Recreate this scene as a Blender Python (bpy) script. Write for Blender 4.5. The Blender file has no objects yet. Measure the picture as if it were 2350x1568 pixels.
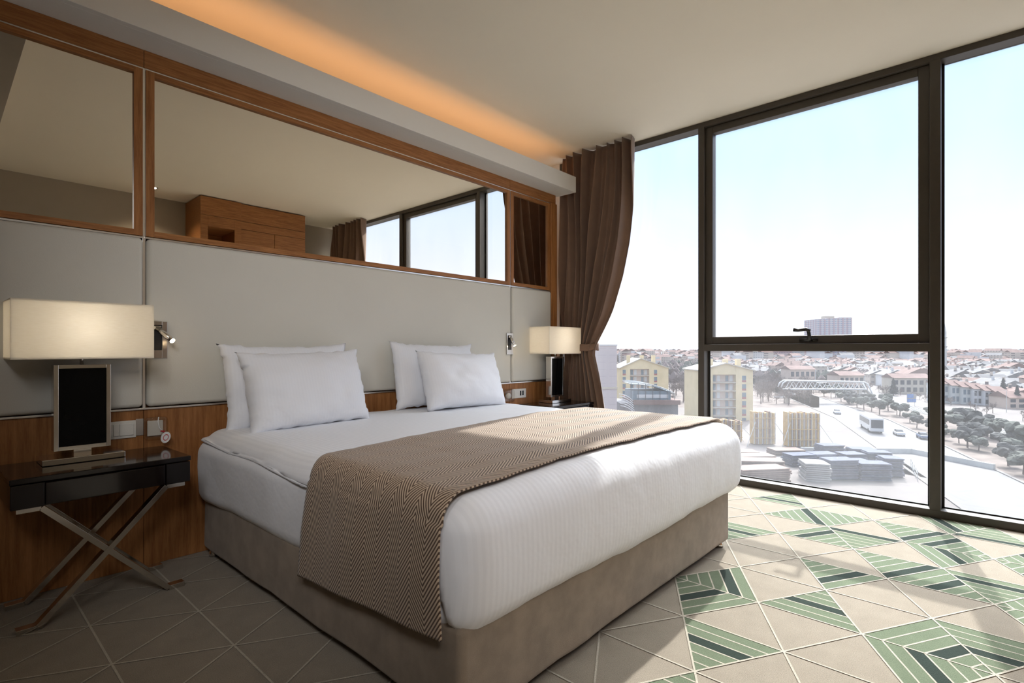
import bpy, bmesh, math, random
from mathutils import Vector, Matrix, noise
random.seed(7)
PI = math.pi
sc = bpy.context.scene
col = sc.collection

# ------------------------------------------------------------------ camera
CAM_H = 1.05
YAW = math.radians(42.2)          # angle between view axis and +X
FPX, HORIZON = 1210.0, 802.0
cd = bpy.data.cameras.new('camera'); cam = bpy.data.objects.new('camera', cd); col.objects.link(cam)
cam.location = (0, 0, CAM_H)
cam.rotation_euler = (PI/2, 0, YAW - PI/2)
cd.sensor_fit = 'HORIZONTAL'; cd.sensor_width = 36.0
cd.lens = 36.0*FPX/2350.0
cd.shift_y = (HORIZON-784.0)/2350.0
cd.clip_start = 0.05; cd.clip_end = 20000
sc.camera = cam

# ------------------------------------------------------------------ sky, sun, exposure
SUN = Vector((1.45, .285, 1.17)).normalized()     # towards the sun
w = bpy.data.worlds.new('sky'); sc.world = w; w.use_nodes = True
nt = w.node_tree; nt.nodes.clear()
tc = nt.nodes.new('ShaderNodeTexCoord'); sx = nt.nodes.new('ShaderNodeSeparateXYZ')
nt.links.new(tc.outputs['Generated'], sx.inputs[0])
ramp = nt.nodes.new('ShaderNodeValToRGB'); nt.links.new(sx.outputs['Z'], ramp.inputs[0])
el = ramp.color_ramp.elements
el[0].position = 0.0; el[0].color = (1.12, 1.12, 1.16, 1)
el[1].position = 1.0; el[1].color = (1.2, 1.35, 1.7, 1)
for p, c in ((.06, (.96, 1.0, 1.12)), (.15, (.72, .80, 1.05)), (.30, (.53, .70, 1.02)), (.50, (.44, .64, 1.0)), (.60, (1.2, 1.35, 1.7))):
    e = el.new(p); e.color = (*c, 1)
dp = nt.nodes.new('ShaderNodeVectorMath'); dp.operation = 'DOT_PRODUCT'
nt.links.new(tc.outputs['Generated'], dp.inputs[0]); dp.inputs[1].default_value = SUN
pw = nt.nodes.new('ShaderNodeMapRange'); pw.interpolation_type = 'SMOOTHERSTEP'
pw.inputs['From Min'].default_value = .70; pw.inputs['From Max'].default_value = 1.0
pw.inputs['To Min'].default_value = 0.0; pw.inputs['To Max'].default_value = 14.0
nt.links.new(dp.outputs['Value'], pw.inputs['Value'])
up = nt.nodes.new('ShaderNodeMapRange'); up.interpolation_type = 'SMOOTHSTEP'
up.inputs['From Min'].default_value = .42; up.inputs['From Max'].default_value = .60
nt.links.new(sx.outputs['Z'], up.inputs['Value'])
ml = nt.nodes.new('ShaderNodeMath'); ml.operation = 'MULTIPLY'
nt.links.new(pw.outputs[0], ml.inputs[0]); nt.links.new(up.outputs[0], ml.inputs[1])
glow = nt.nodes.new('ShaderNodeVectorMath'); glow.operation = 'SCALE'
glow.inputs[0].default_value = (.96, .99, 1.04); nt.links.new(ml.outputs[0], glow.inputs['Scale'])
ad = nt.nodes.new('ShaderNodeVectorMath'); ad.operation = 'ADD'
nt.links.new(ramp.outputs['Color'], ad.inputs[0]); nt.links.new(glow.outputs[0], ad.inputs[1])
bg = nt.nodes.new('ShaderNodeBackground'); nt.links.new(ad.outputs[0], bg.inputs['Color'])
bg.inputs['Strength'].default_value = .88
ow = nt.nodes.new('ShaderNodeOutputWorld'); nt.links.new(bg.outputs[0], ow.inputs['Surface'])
w.cycles.sampling_method = 'MANUAL'; w.cycles.sample_map_resolution = 1024

sl = bpy.data.lights.new('sun', 'SUN'); sl.energy = 3.9; sl.angle = math.radians(.9); sl.color = (1, .985, .97)
so = bpy.data.objects.new('sun', sl); col.objects.link(so)
so.rotation_euler = (-SUN).to_track_quat('-Z', 'Y').to_euler(); so.location = (60, 12, 60)

vs = sc.view_settings
vs.view_transform = 'Standard'; vs.look = 'None'; vs.gamma = 1.0; vs.use_curve_mapping = False
vs.exposure = 0.68
cy = sc.cycles
cy.use_denoising = True
cy.max_bounces = 8; cy.diffuse_bounces = 5; cy.glossy_bounces = 4; cy.transmission_bounces = 4
cy.transparent_max_bounces = 10; cy.volume_bounces = 0
cy.sample_clamp_indirect = 6.0
cy.caustics_reflective = False; cy.caustics_refractive = False

# ------------------------------------------------------------------ materials
def srgb(r, g, b):
    f = lambda c: (c/255/12.92) if c/255 <= .04045 else ((c/255+.055)/1.055)**2.4
    return (f(r), f(g), f(b))
MATS = {}
def new_mat(name):
    m = bpy.data.materials.new(name); m.use_nodes = True
    n = m.node_tree; b = n.nodes['Principled BSDF']; MATS[name] = m
    return m, n, b
def add_bump(n, b, src, strength, dist=.01):
    bp = n.nodes.new('ShaderNodeBump'); bp.inputs['Strength'].default_value = strength; bp.inputs['Distance'].default_value = dist
    n.links.new(src, bp.inputs['Height']); n.links.new(bp.outputs[0], b.inputs['Normal'])
def coords(n, scale=(1, 1, 1), kind='Object', rot=(0, 0, 0)):
    t = n.nodes.new('ShaderNodeTexCoord'); mp = n.nodes.new('ShaderNodeMapping')
    mp.inputs['Scale'].default_value = scale; mp.inputs['Rotation'].default_value = rot
    n.links.new(t.outputs[kind], mp.inputs[0]); return mp.outputs[0]
def ntex(n, vec, scale, detail=4, rough=.55):
    t = n.nodes.new('ShaderNodeTexNoise'); t.inputs['Scale'].default_value = scale; t.inputs['Detail'].default_value = detail
    t.inputs['Roughness'].default_value = rough; n.links.new(vec, t.inputs['Vector']); return t.outputs['Fac']
def mix2(n, fac, c1, c2, lo=.35, hi=.65):
    r = n.nodes.new('ShaderNodeValToRGB'); r.color_ramp.elements[0].position = lo; r.color_ramp.elements[1].position = hi
    r.color_ramp.elements[0].color = (*c1, 1); r.color_ramp.elements[1].color = (*c2, 1)
    n.links.new(fac, r.inputs[0]); return r.outputs[0]
def plain(name, c, rough=.6, metal=0.0, var=.06, scale=8, bump=0.0, bscale=200, spec=.5, sheen=0, coat=0, kind='Object'):
    m, n, b = new_mat(name)
    v = coords(n, kind=kind)
    f = ntex(n, v, scale)
    n.links.new(mix2(n, f, tuple(x*(1-var) for x in c), tuple(min(1, x*(1+var)) for x in c)), b.inputs['Base Color'])
    b.inputs['Roughness'].default_value = rough; b.inputs['Metallic'].default_value = metal
    b.inputs['Specular IOR Level'].default_value = spec
    if sheen: b.inputs['Sheen Weight'].default_value = sheen; b.inputs['Sheen Roughness'].default_value = .5
    if coat: b.inputs['Coat Weight'].default_value = coat; b.inputs['Coat Roughness'].default_value = .05
    if bump: add_bump(n, b, ntex(n, v, bscale, 2), bump, .003)
    return m
def wood(name, c1, c2, stretch, rough=.45, scale=9):
    m, n, b = new_mat(name)
    v = coords(n, stretch)
    f = ntex(n, v, scale, 6, .6)
    g = ntex(n, coords(n, tuple(s*5 for s in stretch)), scale*2, 3)
    a = n.nodes.new('ShaderNodeMath'); a.operation = 'MULTIPLY_ADD'; a.inputs[1].default_value = .35
    n.links.new(g, a.inputs[0]); n.links.new(f, a.inputs[2])
    n.links.new(mix2(n, a.outputs[0], c1, c2, .48, .88), b.inputs['Base Color'])
    b.inputs['Roughness'].default_value = rough; b.inputs['Specular IOR Level'].default_value = .35
    add_bump(n, b, a.outputs[0], .12, .002)
    return m
def emis(name, c, s):
    m, n, b = new_mat(name)
    b.inputs['Base Color'].default_value = (*c, 1); b.inputs['Emission Color'].default_value = (*c, 1); b.inputs['Emission Strength'].default_value = s
    return m
def glass(name, tint=(1, 1, 1), refl=.05, rough=0.0, smear_haze=0.0):
    m = bpy.data.materials.new(name); m.use_nodes = True; n = m.node_tree; n.nodes.clear()
    o = n.nodes.new('ShaderNodeOutputMaterial'); mx = n.nodes.new('ShaderNodeMixShader')
    t = n.nodes.new('ShaderNodeBsdfTransparent'); t.inputs[0].default_value = (*tint, 1)
    g = n.nodes.new('ShaderNodeBsdfGlossy'); g.inputs['Roughness'].default_value = rough
    lw = n.nodes.new('ShaderNodeLayerWeight'); pw_ = n.nodes.new('ShaderNodeMath'); pw_.operation = 'POWER'; pw_.inputs[1].default_value = 5
    n.links.new(lw.outputs['Facing'], pw_.inputs[0])
    mm = n.nodes.new('ShaderNodeMath'); mm.operation = 'MULTIPLY_ADD'; mm.inputs[1].default_value = .5; mm.inputs[2].default_value = refl/2
    n.links.new(pw_.outputs[0], mm.inputs[0]); n.links.new(mm.outputs[0], mx.inputs[0])
    n.links.new(t.outputs[0], mx.inputs[1]); n.links.new(g.outputs[0], mx.inputs[2]); 
    if smear_haze:  # smears plus an added veil imitating haze, glare and soft fill light
        tl = n.nodes.new('ShaderNodeBsdfTranslucent'); tl.inputs[0].default_value = (1, 1, 1, 1); m2 = n.nodes.new('ShaderNodeMixShader')
        f = ntex(n, coords(n, (1, 1, .35)), 3.5, 4); r_ = n.nodes.new('ShaderNodeMapRange'); r_.inputs['From Min'].default_value = .3; r_.inputs['From Max'].default_value = .75
        r_.inputs['To Min'].default_value = smear_haze*.7; r_.inputs['To Max'].default_value = smear_haze*1.4; n.links.new(f, r_.inputs['Value'])
        n.links.new(r_.outputs[0], m2.inputs[0]); n.links.new(mx.outputs[0], m2.inputs[1]); n.links.new(tl.outputs[0], m2.inputs[2]); n.links.new(m2.outputs[0], o.inputs[0])
    else: n.links.new(mx.outputs[0], o.inputs[0])
    MATS[name] = m; return m

plain('ceiling_paint', srgb(242, 235, 217), .9, var=.01, scale=1.5)
plain('white_paint', srgb(232, 230, 224), .85, var=.01, scale=2)
plain('grey_wallpaper', srgb(168, 158, 142), .85, var=.03, scale=3, bump=.1, bscale=300)
OAK1, OAK2 = srgb(134, 86, 46), srgb(180, 124, 74)
wood('oak_x', OAK1, OAK2, (.7, 12, 12)); wood('oak_z', OAK1, OAK2, (9, 9, .55), scale=6)
wood('oak_dark', srgb(96, 58, 26), srgb(150, 98, 52), (9, 9, .5), scale=5)
plain('pale_upholstery', srgb(214, 211, 200), .7, var=.015, scale=3, bump=.15, bscale=260, sheen=.2)
m, n, b = new_mat('mirror_glass'); b.inputs['Metallic'].default_value = 1; b.inputs['Roughness'].default_value = .0
n.links.new(mix2(n, ntex(n, coords(n), 1), (.88, .83, .75), (.90, .85, .77)), b.inputs['Base Color'])
plain('chrome', (.72, .69, .65), .12, 1.0, var=.02)
plain('trim_steel', (.86, .84, .80), .32, 1.0, var=.02)
plain('brushed_steel', (.62, .60, .57), .28, 1.0, var=.03, bump=.05)
plain('window_frame', srgb(70, 64, 56), .45, var=.04, scale=20)
plain('gasket_black', (.012, .012, .012), .6)
plain('handle_black', (.015, .014, .013), .35)
glass('window_glass', (.98, .99, .985), .05, 0, .018); glass('window_glass_smear_haze', (.98, .99, .985), .05, 0, .028)
plain('curtain_fabric', srgb(120, 92, 72), .75, var=.05, scale=14, bump=.08, bscale=300, sheen=.35)
plain('base_suede', srgb(143, 128, 111), .95, var=.13, scale=13, bump=.25, bscale=350, sheen=.15)
plain('black_lacquer', srgb(22, 16, 15), .12, var=.05, coat=.25, spec=.35)
plain('black_glass', (.004, .004, .004), .10, var=.05, spec=.15)
plain('switch_plastic', srgb(225, 222, 214), .35, var=.01)
plain('socket_dark', (.02, .02, .02), .5)
glass('clear_plastic', (.93, .92, .90), .12, .15)
plain('tag_white', srgb(235, 235, 235), .4); plain('tag_red', srgb(190, 40, 50), .4)
emis('warm_bulb', (1.0, .72, .42), 30); emis('downlight_glow', (1.0, .88, .7), 8)
emis('led_glow', (1.0, .55, .25), 2)
# cotton with woven satin stripes running along Y (head to foot)
def cotton(name, axis, amp, period=.022, base=srgb(238, 239, 243)):
    m, n, b = new_mat(name)
    v = coords(n); s = n.nodes.new('ShaderNodeSeparateXYZ'); n.links.new(v, s.inputs[0])
    mu = n.nodes.new('ShaderNodeMath'); mu.operation = 'MULTIPLY'; mu.inputs[1].default_value = 2*PI/period; n.links.new(s.outputs[axis], mu.inputs[0])
    si = n.nodes.new('ShaderNodeMath'); si.operation = 'SINE'; n.links.new(mu.outputs[0], si.inputs[0])
    mr = n.nodes.new('ShaderNodeMapRange'); mr.inputs['From Min'].default_value = -.35; mr.inputs['From Max'].default_value = .35; n.links.new(si.outputs[0], mr.inputs['Value'])
    n.links.new(mix2(n, mr.outputs[0], tuple(x*(1-amp) for x in base), base, 0, 1), b.inputs['Base Color'])
    r = n.nodes.new('ShaderNodeMapRange'); r.inputs['To Min'].default_value = .8; r.inputs['To Max'].default_value = .5; n.links.new(mr.outputs[0], r.inputs['Value'])
    n.links.new(r.outputs[0], b.inputs['Roughness']); b.inputs['Sheen Weight'].default_value = .15
    add_bump(n, b, ntex(n, coords(n), 9, 3), .25, .02)
    return m
cotton('striped_cotton', 'X', .035); cotton('pillow_cotton', 'X', .012, .016); cotton('plain_cotton', 'X', .004, .02)
# lamp shade: translucent linen
m, n, b = new_mat('shade_linen')
b.inputs['Base Color'].default_value = (*srgb(244, 236, 220), 1); b.inputs['Roughness'].default_value = .8
n.links.new(mix2(n, ntex(n, coords(n, (1, 1, 14)), 40), srgb(238, 229, 212), srgb(246, 239, 225)), b.inputs['Base Color'])
tr = n.nodes.new('ShaderNodeBsdfTranslucent'); tr.inputs[0].default_value = (.90, .86, .79, 1); mx = n.nodes.new('ShaderNodeMixShader'); mx.inputs[0].default_value = .4
o = n.nodes['Material Output']; n.links.new(b.outputs[0], mx.inputs[1]); n.links.new(tr.outputs[0], mx.inputs[2]); n.links.new(mx.outputs[0], o.inputs[0])
plain('diffuser_white', srgb(240, 235, 225), .8, var=.01)
# herringbone runner (UV in metres: u across, v along)
m, n, b = new_mat('herringbone')
def M(op, a=None, b_=None, c=None):
    k = n.nodes.new('ShaderNodeMath'); k.operation = op
    for i, x in enumerate((a, b_, c)):
        if x is None: continue
        if isinstance(x, (int, float)): k.inputs[i].default_value = x
        else: n.links.new(x, k.inputs[i])
    return k.outputs[0]
uv = n.nodes.new('ShaderNodeUVMap'); s = n.nodes.new('ShaderNodeSeparateXYZ'); n.links.new(uv.outputs[0], s.inputs[0])
tri = M('PINGPONG', s.outputs['X'], .058)
ph = M('FRACT', M('DIVIDE', M('MULTIPLY_ADD', tri, 1.7, s.outputs['Y']), .0185))
pp = M('PINGPONG', ph, .5)
mr = n.nodes.new('ShaderNodeMapRange'); mr.inputs['From Min'].default_value = .20; mr.inputs['From Max'].default_value = .28; n.links.new(pp, mr.inputs['Value'])
n.links.new(mix2(n, mr.outputs[0], srgb(82, 60, 44), srgb(194, 172, 148), 0, 1), b.inputs['Base Color'])
b.inputs['Roughness'].default_value = .85; b.inputs['Sheen Weight'].default_value = .2
rib = M('PINGPONG', M('MULTIPLY_ADD', s.outputs['X'], 260, M('MULTIPLY', s.outputs['Y'], 0)), .5)
add_bump(n, b, M('ADD', mr.outputs[0], rib), .35, .0015)
# carpet
def carpet(name, c):
    m, n, b = new_mat(name); v = coords(n)
    f = ntex(n, v, 330, 2, .7); g = ntex(n, v, 12, 4)
    a = M2 = n.nodes.new('ShaderNodeMath'); a.operation = 'MULTIPLY_ADD'; a.inputs[1].default_value = .25
    n.links.new(g, a.inputs[0]); n.links.new(f, a.inputs[2])
    n.links.new(mix2(n, a.outputs[0], tuple(x*.66 for x in c), tuple(min(1, x*1.26) for x in c), .35, .9), b.inputs['Base Color'])
    b.inputs['Roughness'].default_value = 1; b.inputs['Specular IOR Level'].default_value = .1; b.inputs['Sheen Weight'].default_value = .1
    add_bump(n, b, f, .5, .004); return m
carpet('carpet_beige', srgb(151, 141, 126)); carpet('carpet_green', srgb(106, 117, 94)); carpet('carpet_dark', srgb(40, 53, 45)); carpet('carpet_line', srgb(188, 180, 164))
# outdoors; distance haze is put into the pale far colours
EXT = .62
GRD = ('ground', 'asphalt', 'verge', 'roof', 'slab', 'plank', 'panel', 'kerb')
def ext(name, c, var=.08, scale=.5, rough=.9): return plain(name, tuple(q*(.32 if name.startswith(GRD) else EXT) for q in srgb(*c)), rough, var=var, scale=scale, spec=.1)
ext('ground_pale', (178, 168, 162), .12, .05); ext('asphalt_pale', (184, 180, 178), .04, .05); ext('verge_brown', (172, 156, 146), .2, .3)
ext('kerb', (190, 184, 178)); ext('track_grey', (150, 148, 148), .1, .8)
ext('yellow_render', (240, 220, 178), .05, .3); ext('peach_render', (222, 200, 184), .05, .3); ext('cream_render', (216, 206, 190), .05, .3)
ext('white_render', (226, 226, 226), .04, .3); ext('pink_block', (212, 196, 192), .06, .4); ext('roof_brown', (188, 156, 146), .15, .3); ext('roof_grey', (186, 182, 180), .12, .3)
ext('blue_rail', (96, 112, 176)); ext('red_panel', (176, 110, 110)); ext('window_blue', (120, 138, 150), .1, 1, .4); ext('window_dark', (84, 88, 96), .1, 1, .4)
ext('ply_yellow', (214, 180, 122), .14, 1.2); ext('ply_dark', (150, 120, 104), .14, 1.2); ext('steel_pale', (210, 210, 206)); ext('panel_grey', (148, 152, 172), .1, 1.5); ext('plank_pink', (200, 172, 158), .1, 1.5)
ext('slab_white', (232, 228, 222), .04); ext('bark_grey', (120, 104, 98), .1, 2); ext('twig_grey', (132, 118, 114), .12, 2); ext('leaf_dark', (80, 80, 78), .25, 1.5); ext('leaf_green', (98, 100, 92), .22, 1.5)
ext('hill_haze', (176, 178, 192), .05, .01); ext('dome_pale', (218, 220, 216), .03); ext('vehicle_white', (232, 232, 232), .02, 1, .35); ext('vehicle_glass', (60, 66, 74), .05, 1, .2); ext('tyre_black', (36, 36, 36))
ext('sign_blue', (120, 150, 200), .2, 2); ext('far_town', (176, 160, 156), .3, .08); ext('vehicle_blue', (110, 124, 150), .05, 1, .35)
def brickmat(name, wall, pane, sx_, sz_, accent=None, w=2.2, h=3.0):
    m, n, b = new_mat(name)
    v = coords(n); s = n.nodes.new('ShaderNodeSeparateXYZ'); n.links.new(v, s.inputs[0])
    def Mx(op, a, b2=None):
        k = n.nodes.new('ShaderNodeMath'); k.operation = op
        for i, x in enumerate((a, b2)):
            if x is None: continue
            if isinstance(x, (int, float)): k.inputs[i].default_value = x
            else: n.links.new(x, k.inputs[i])
        return k.outputs[0]
    hx = Mx('FRACT', Mx('DIVIDE', Mx('ADD', s.outputs['X'], s.outputs['Y']), w)); hz = Mx('FRACT', Mx('DIVIDE', s.outputs['Z'], h))
    mask = Mx('MULTIPLY', Mx('MULTIPLY', Mx('GREATER_THAN', hx, .25), Mx('LESS_THAN', hx, .25+sx_)), Mx('MULTIPLY', Mx('GREATER_THAN', hz, .3), Mx('LESS_THAN', hz, .3+sz_)))
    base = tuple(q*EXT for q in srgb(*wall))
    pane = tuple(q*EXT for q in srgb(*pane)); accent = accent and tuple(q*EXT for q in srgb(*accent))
    if accent:
        ax = Mx('FRACT', Mx('DIVIDE', Mx('ADD', s.outputs['X'], s.outputs['Y']), w*3))
        mm = n.nodes.new('ShaderNodeMix'); mm.data_type = 'RGBA'; n.links.new(Mx('GREATER_THAN', ax, .62), mm.inputs[0])
        mm.inputs[6].default_value = (*base, 1); mm.inputs[7].default_value = (*accent, 1); bc = mm.outputs[2]
    m2 = n.nodes.new('ShaderNodeMix'); m2.data_type = 'RGBA'; n.links.new(mask, m2.inputs[0])
    if accent: n.links.new(bc, m2.inputs[6])
    else: m2.inputs[6].default_value = (*base, 1)
    m2.inputs[7].default_value = (*pane, 1); n.links.new(m2.outputs[2], b.inputs['Base Color']); b.inputs['Roughness'].default_value = .85
    return m
brickmat('tower_facade', (226, 220, 222), (160, 174, 192), .5, .5, (216, 190, 188))
brickmat('block_facade_pink', (214, 190, 186), (150, 146, 156), .5, .4)
brickmat('block_facade_cream', (214, 210, 206), (140, 150, 156), .5, .4)
brickmat('core_blocks', (214, 202, 200), (192, 182, 182), .7, .04, None, 3, 1.6)
brickmat('house_wall', (210, 196, 182), (130, 124, 124), .4, .4, None, 3.4, 3.0)
brickmat('house_wall_pink', (206, 182, 168), (130, 120, 120), .4, .4, None, 3.4, 3.0)

# ------------------------------------------------------------------ mesh helpers
class MB:
    def __init__(s): s.v = []; s.f = []; s.m = []; s.uv = {}
    def add(s, vs_, fs, mi=0):
        o = len(s.v); s.v += [tuple(p) for p in vs_]
        for f in fs: s.f.append(tuple(i+o for i in f)); s.m.append(mi)
        return s
    def box(s, x0, x1, y0, y1, z0, z1, mi=0):
        return s.add([(x0,y0,z0),(x1,y0,z0),(x1,y1,z0),(x0,y1,z0),(x0,y0,z1),(x1,y0,z1),(x1,y1,z1),(x0,y1,z1)],
                     [(0,3,2,1),(4,5,6,7),(0,1,5,4),(1,2,6,5),(2,3,7,6),(3,0,4,7)], mi)
    def bar(s, a, b, wdt, thk, up=(0,0,1), mi=0):
        a, b = Vector(a), Vector(b); d = (b-a).normalized(); u = Vector(up); r = d.cross(u)
        if r.length < 1e-4: r = d.cross(Vector((1,0,0)))
        r.normalize(); u = r.cross(d).normalized(); r = r*wdt/2; u = u*thk/2
        return s.add([a-r-u, a+r-u, a+r+u, a-r+u, b-r-u, b+r-u, b+r+u, b-r+u],
                     [(0,3,2,1),(4,5,6,7),(0,1,5,4),(1,2,6,5),(2,3,7,6),(3,0,4,7)][::1], mi)
    def tube(s, pts, rads, n=12, mi=0, cap=True):
        pts = [Vector(p) for p in pts]
        if isinstance(rads, (int, float)): rads = [rads]*len(pts)
        o = len(s.v); pr = None
        for i, p in enumerate(pts):
            d = (pts[min(i+1, len(pts)-1)]-pts[max(i-1, 0)]).normalized()
            if pr is None: r = d.orthogonal().normalized()
            else: r = (pr - d*pr.dot(d)).normalized()
            pr = r; q = d.cross(r)
            for k in range(n):
                a = 2*PI*k/n; s.v.append(tuple(p+(r*math.cos(a)+q*math.sin(a))*rads[i]))
        for i in range(len(pts)-1):
            for k in range(n):
                s.f.append((o+i*n+k, o+i*n+(k+1)%n, o+(i+1)*n+(k+1)%n, o+(i+1)*n+k)); s.m.append(mi)
        if cap:
            s.f.append(tuple(o+k for k in range(n))[::-1]); s.m.append(mi)
            s.f.append(tuple(o+(len(pts)-1)*n+k for k in range(n))); s.m.append(mi)
        return s
    def grid(s, nu, nv, fn, mi=0, uvfn=None):
        o = len(s.v)
        for j in range(nv+1):
            for i in range(nu+1):
                s.v.append(tuple(fn(i/nu, j/nv)))
                if uvfn: s.uv[len(s.v)-1] = uvfn(i/nu, j/nv)
        for j in range(nv):
            for i in range(nu):
                a = o+j*(nu+1)+i; s.f.append((a, a+1, a+nu+2, a+nu+1)); s.m.append(mi)
        return s
    def softbox(s, x0, x1, y0, y1, z0, z1, r, step=.05, disp=None, faces='xXyYzZ', mi=0):
        """box with rounded edges of radius r, gridded finely; faces picks the sides kept"""
        def ax(a, b):
            L = b-a; nin = max(1, int((L-2*r)/step)); nr = 5
            t = [a+r*(k/nr) for k in range(nr)] + [a+r+(L-2*r)*k/nin for k in range(nin+1)] + [b-r+r*((k+1)/nr) for k in range(nr)]
            return t
        X, Y, Z = ax(x0, x1), ax(y0, y1), ax(z0, z1); idx = {}
        def vert(p):
            key = tuple(round(c, 5) for c in p)
            if key in idx: return idx[key]
            c = Vector((min(max(p[0], x0+r), x1-r), min(max(p[1], y0+r), y1-r), min(max(p[2], z0+r), z1-r)))
            q = Vector(p)-c
            # map each coordinate through tan for even arcs
            q = Vector([r*math.tan(abs(t)/r*PI/4)*(1 if t >= 0 else -1) for t in q])
            nrm = q.normalized(); P = c+nrm*r
            if disp: P = disp(P, nrm)
            s.v.append(tuple(P)); idx[key] = len(s.v)-1; return idx[key]
        def sheet(A, B, mk, flip):
            for i in range(len(A)-1):
                for j in range(len(B)-1):
                    q = [vert(mk(A[i], B[j])), vert(mk(A[i+1], B[j])), vert(mk(A[i+1], B[j+1])), vert(mk(A[i], B[j+1]))]
                    if len(set(q)) < 3: continue
                    s.f.append(tuple(q[::-1] if flip else q)); s.m.append(mi)
        if 'z' in faces: sheet(X, Y, lambda a, b: (a, b, z0), True)
        if 'Z' in faces: sheet(X, Y, lambda a, b: (a, b, z1), False)
        if 'y' in faces: sheet(X, Z, lambda a, b: (a, y0, b), False)
        if 'Y' in faces: sheet(X, Z, lambda a, b: (a, y1, b), True)
        if 'x' in faces: sheet(Y, Z, lambda a, b: (x0, a, b), True)
        if 'X' in faces: sheet(Y, Z, lambda a, b: (x1, a, b), False)
        return s
def tag(o, label=None, cat=None, group=None, kind=None):
    if label: o['label'] = label
    if cat: o['category'] = cat
    if group: o['group'] = group
    if kind: o['kind'] = kind
    return o
def mk(name, mb, mats, parent=None, smooth=False, bevel=0.0, solid=0.0, loc=None, rot=None, sub=0):
    """links the collected shape as one mesh object; with a parent, coordinates are the parent's local frame when
    the parent is flagged local, else world coordinates of an unrotated parent"""
    me = bpy.data.meshes.new(name)
    off = Vector((0, 0, 0))
    if parent is not None and not parent.get('_local'): off = parent_world(parent)
    if loc is not None and parent is None: off = Vector((0,0,0))
    me.from_pydata([tuple(Vector(p)-off) for p in mb.v], [], mb.f)
    if isinstance(mats, str): mats = [mats]
    for x in mats: me.materials.append(MATS[x])
    for p, i in zip(me.polygons, mb.m): p.material_index = i; p.use_smooth = smooth
    if mb.uv:
        l = me.uv_layers.new(name='UVMap')
        for p in me.polygons:
            for li in p.loop_indices: l.data[li].uv = mb.uv.get(me.loops[li].vertex_index, (0, 0))
    me.update(); me.validate()
    o = bpy.data.objects.new(name, me); col.objects.link(o)
    if parent is not None: o.parent = parent
    if loc is not None: o.location = loc
    if rot is not None: o.rotation_euler = rot
    if solid: d = o.modifiers.new('solid', 'SOLIDIFY'); d.thickness = solid; d.offset = 0
    if bevel: d = o.modifiers.new('bevel', 'BEVEL'); d.width = bevel; d.segments = 2; d.limit_method = 'ANGLE'
    if sub: d = o.modifiers.new('sub', 'SUBSURF'); d.levels = sub; d.render_levels = sub
    return o
def parent_world(p):
    v = Vector((0, 0, 0))
    while p is not None: v = v + Vector(p.location); p = p.parent
    return v
def thing(name, label, cat, loc=(0, 0, 0), group=None, rotz=0, local=False):
    o = bpy.data.objects.new(name, None); col.objects.link(o); o.location = loc; o.rotation_euler = (0, 0, rotz); o.empty_display_size = .1
    if local: o['_local'] = 1
    return tag(o, label, cat, group)
def struct(name, mb, mats, parent=None, **k):
    o = mk(name, mb, mats, parent, **k)
    if parent is None: o['kind'] = 'structure'
    return o
def bx(*a): return MB().box(*a)
def copy_tree(o, parent=None):
    c = o.copy(); col.objects.link(c)
    if parent is not None: c.parent = parent
    for ch in list(o.children): copy_tree(ch, c)
    return c
def nz(p, s, seed=0.0): return noise.noise(Vector((p[0]*s+seed, p[1]*s+seed*.7, p[2]*s-seed)))

# ------------------------------------------------------------------ room
D, W, CH = 3.03, 4.20, 2.89          # panelling face (Y), window frame face (X), ceiling height
XL, YB, YW = -1.3, -1.42, 3.42       # left wall, opposite wall, true back wall
# floor with its woven triangle pattern
fl = MB(); fl.box(XL, W+.14, YB, YW, -.12, 0, 0)
KX, KY = .3165, .1815
def P(k, j): return (.722+KX*(k), .894+KY*j)
FX0, FX1, FY0, FY1 = XL, W, YB, D
def clip(poly):
    def cut(pl, f, g):
        out = []
        for i in range(len(pl)):
            a, b_ = pl[i-1], pl[i]; fa, fb = f(a), f(b_)
            if fa*fb < 0: t = fa/(fa-fb); out.append((a[0]+(b_[0]-a[0])*t, a[1]+(b_[1]-a[1])*t))
            if fb >= 0: out.append(b_)
        return out
    for f in (lambda p: p[0]-FX0, lambda p: FX1-p[0], lambda p: p[1]-FY0, lambda p: FY1-p[1]):
        poly = cut(poly, f, None)
        if len(poly) < 3: return []
    return poly
def lay(poly, z, mi):
    poly = clip(poly)
    if len(poly) < 3: return
    a = sum(poly[i-1][0]*poly[i][1]-poly[i][0]*poly[i-1][1] for i in range(len(poly)))
    if a < 0: poly = poly[::-1]
    fl.add([(x, y, z) for x, y in poly], [tuple(range(len(poly)))], mi)
def seg(a, b_, wd, z, mi):
    dx, dy = b_[0]-a[0], b_[1]-a[1]; L = math.hypot(dx, dy); nx, ny = -dy/L*wd/2, dx/L*wd/2
    lay([(a[0]+nx, a[1]+ny), (b_[0]+nx, b_[1]+ny), (b_[0]-nx, b_[1]-ny), (a[0]-nx, a[1]-ny)], z, mi)
def lerp2(a, b_, t): return (a[0]+(b_[0]-a[0])*t, a[1]+(b_[1]-a[1])*t)
def striped(A, B, C, dark, n_=6):
    A, B, C = P(*A), P(*B), P(*C)
    for i in range(n_):
        t0, t1 = i/n_, (i+1)/n_
        lay([lerp2(A, C, t0), lerp2(B, C, t0), lerp2(B, C, t1), lerp2(A, C, t1)] if i < n_-1 else [lerp2(A, C, t0), lerp2(B, C, t0), C], .0006, 2 if i == dark else 1)
        if i: seg(lerp2(A, C, t0), lerp2(B, C, t0), .006, .0012, 3)
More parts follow.
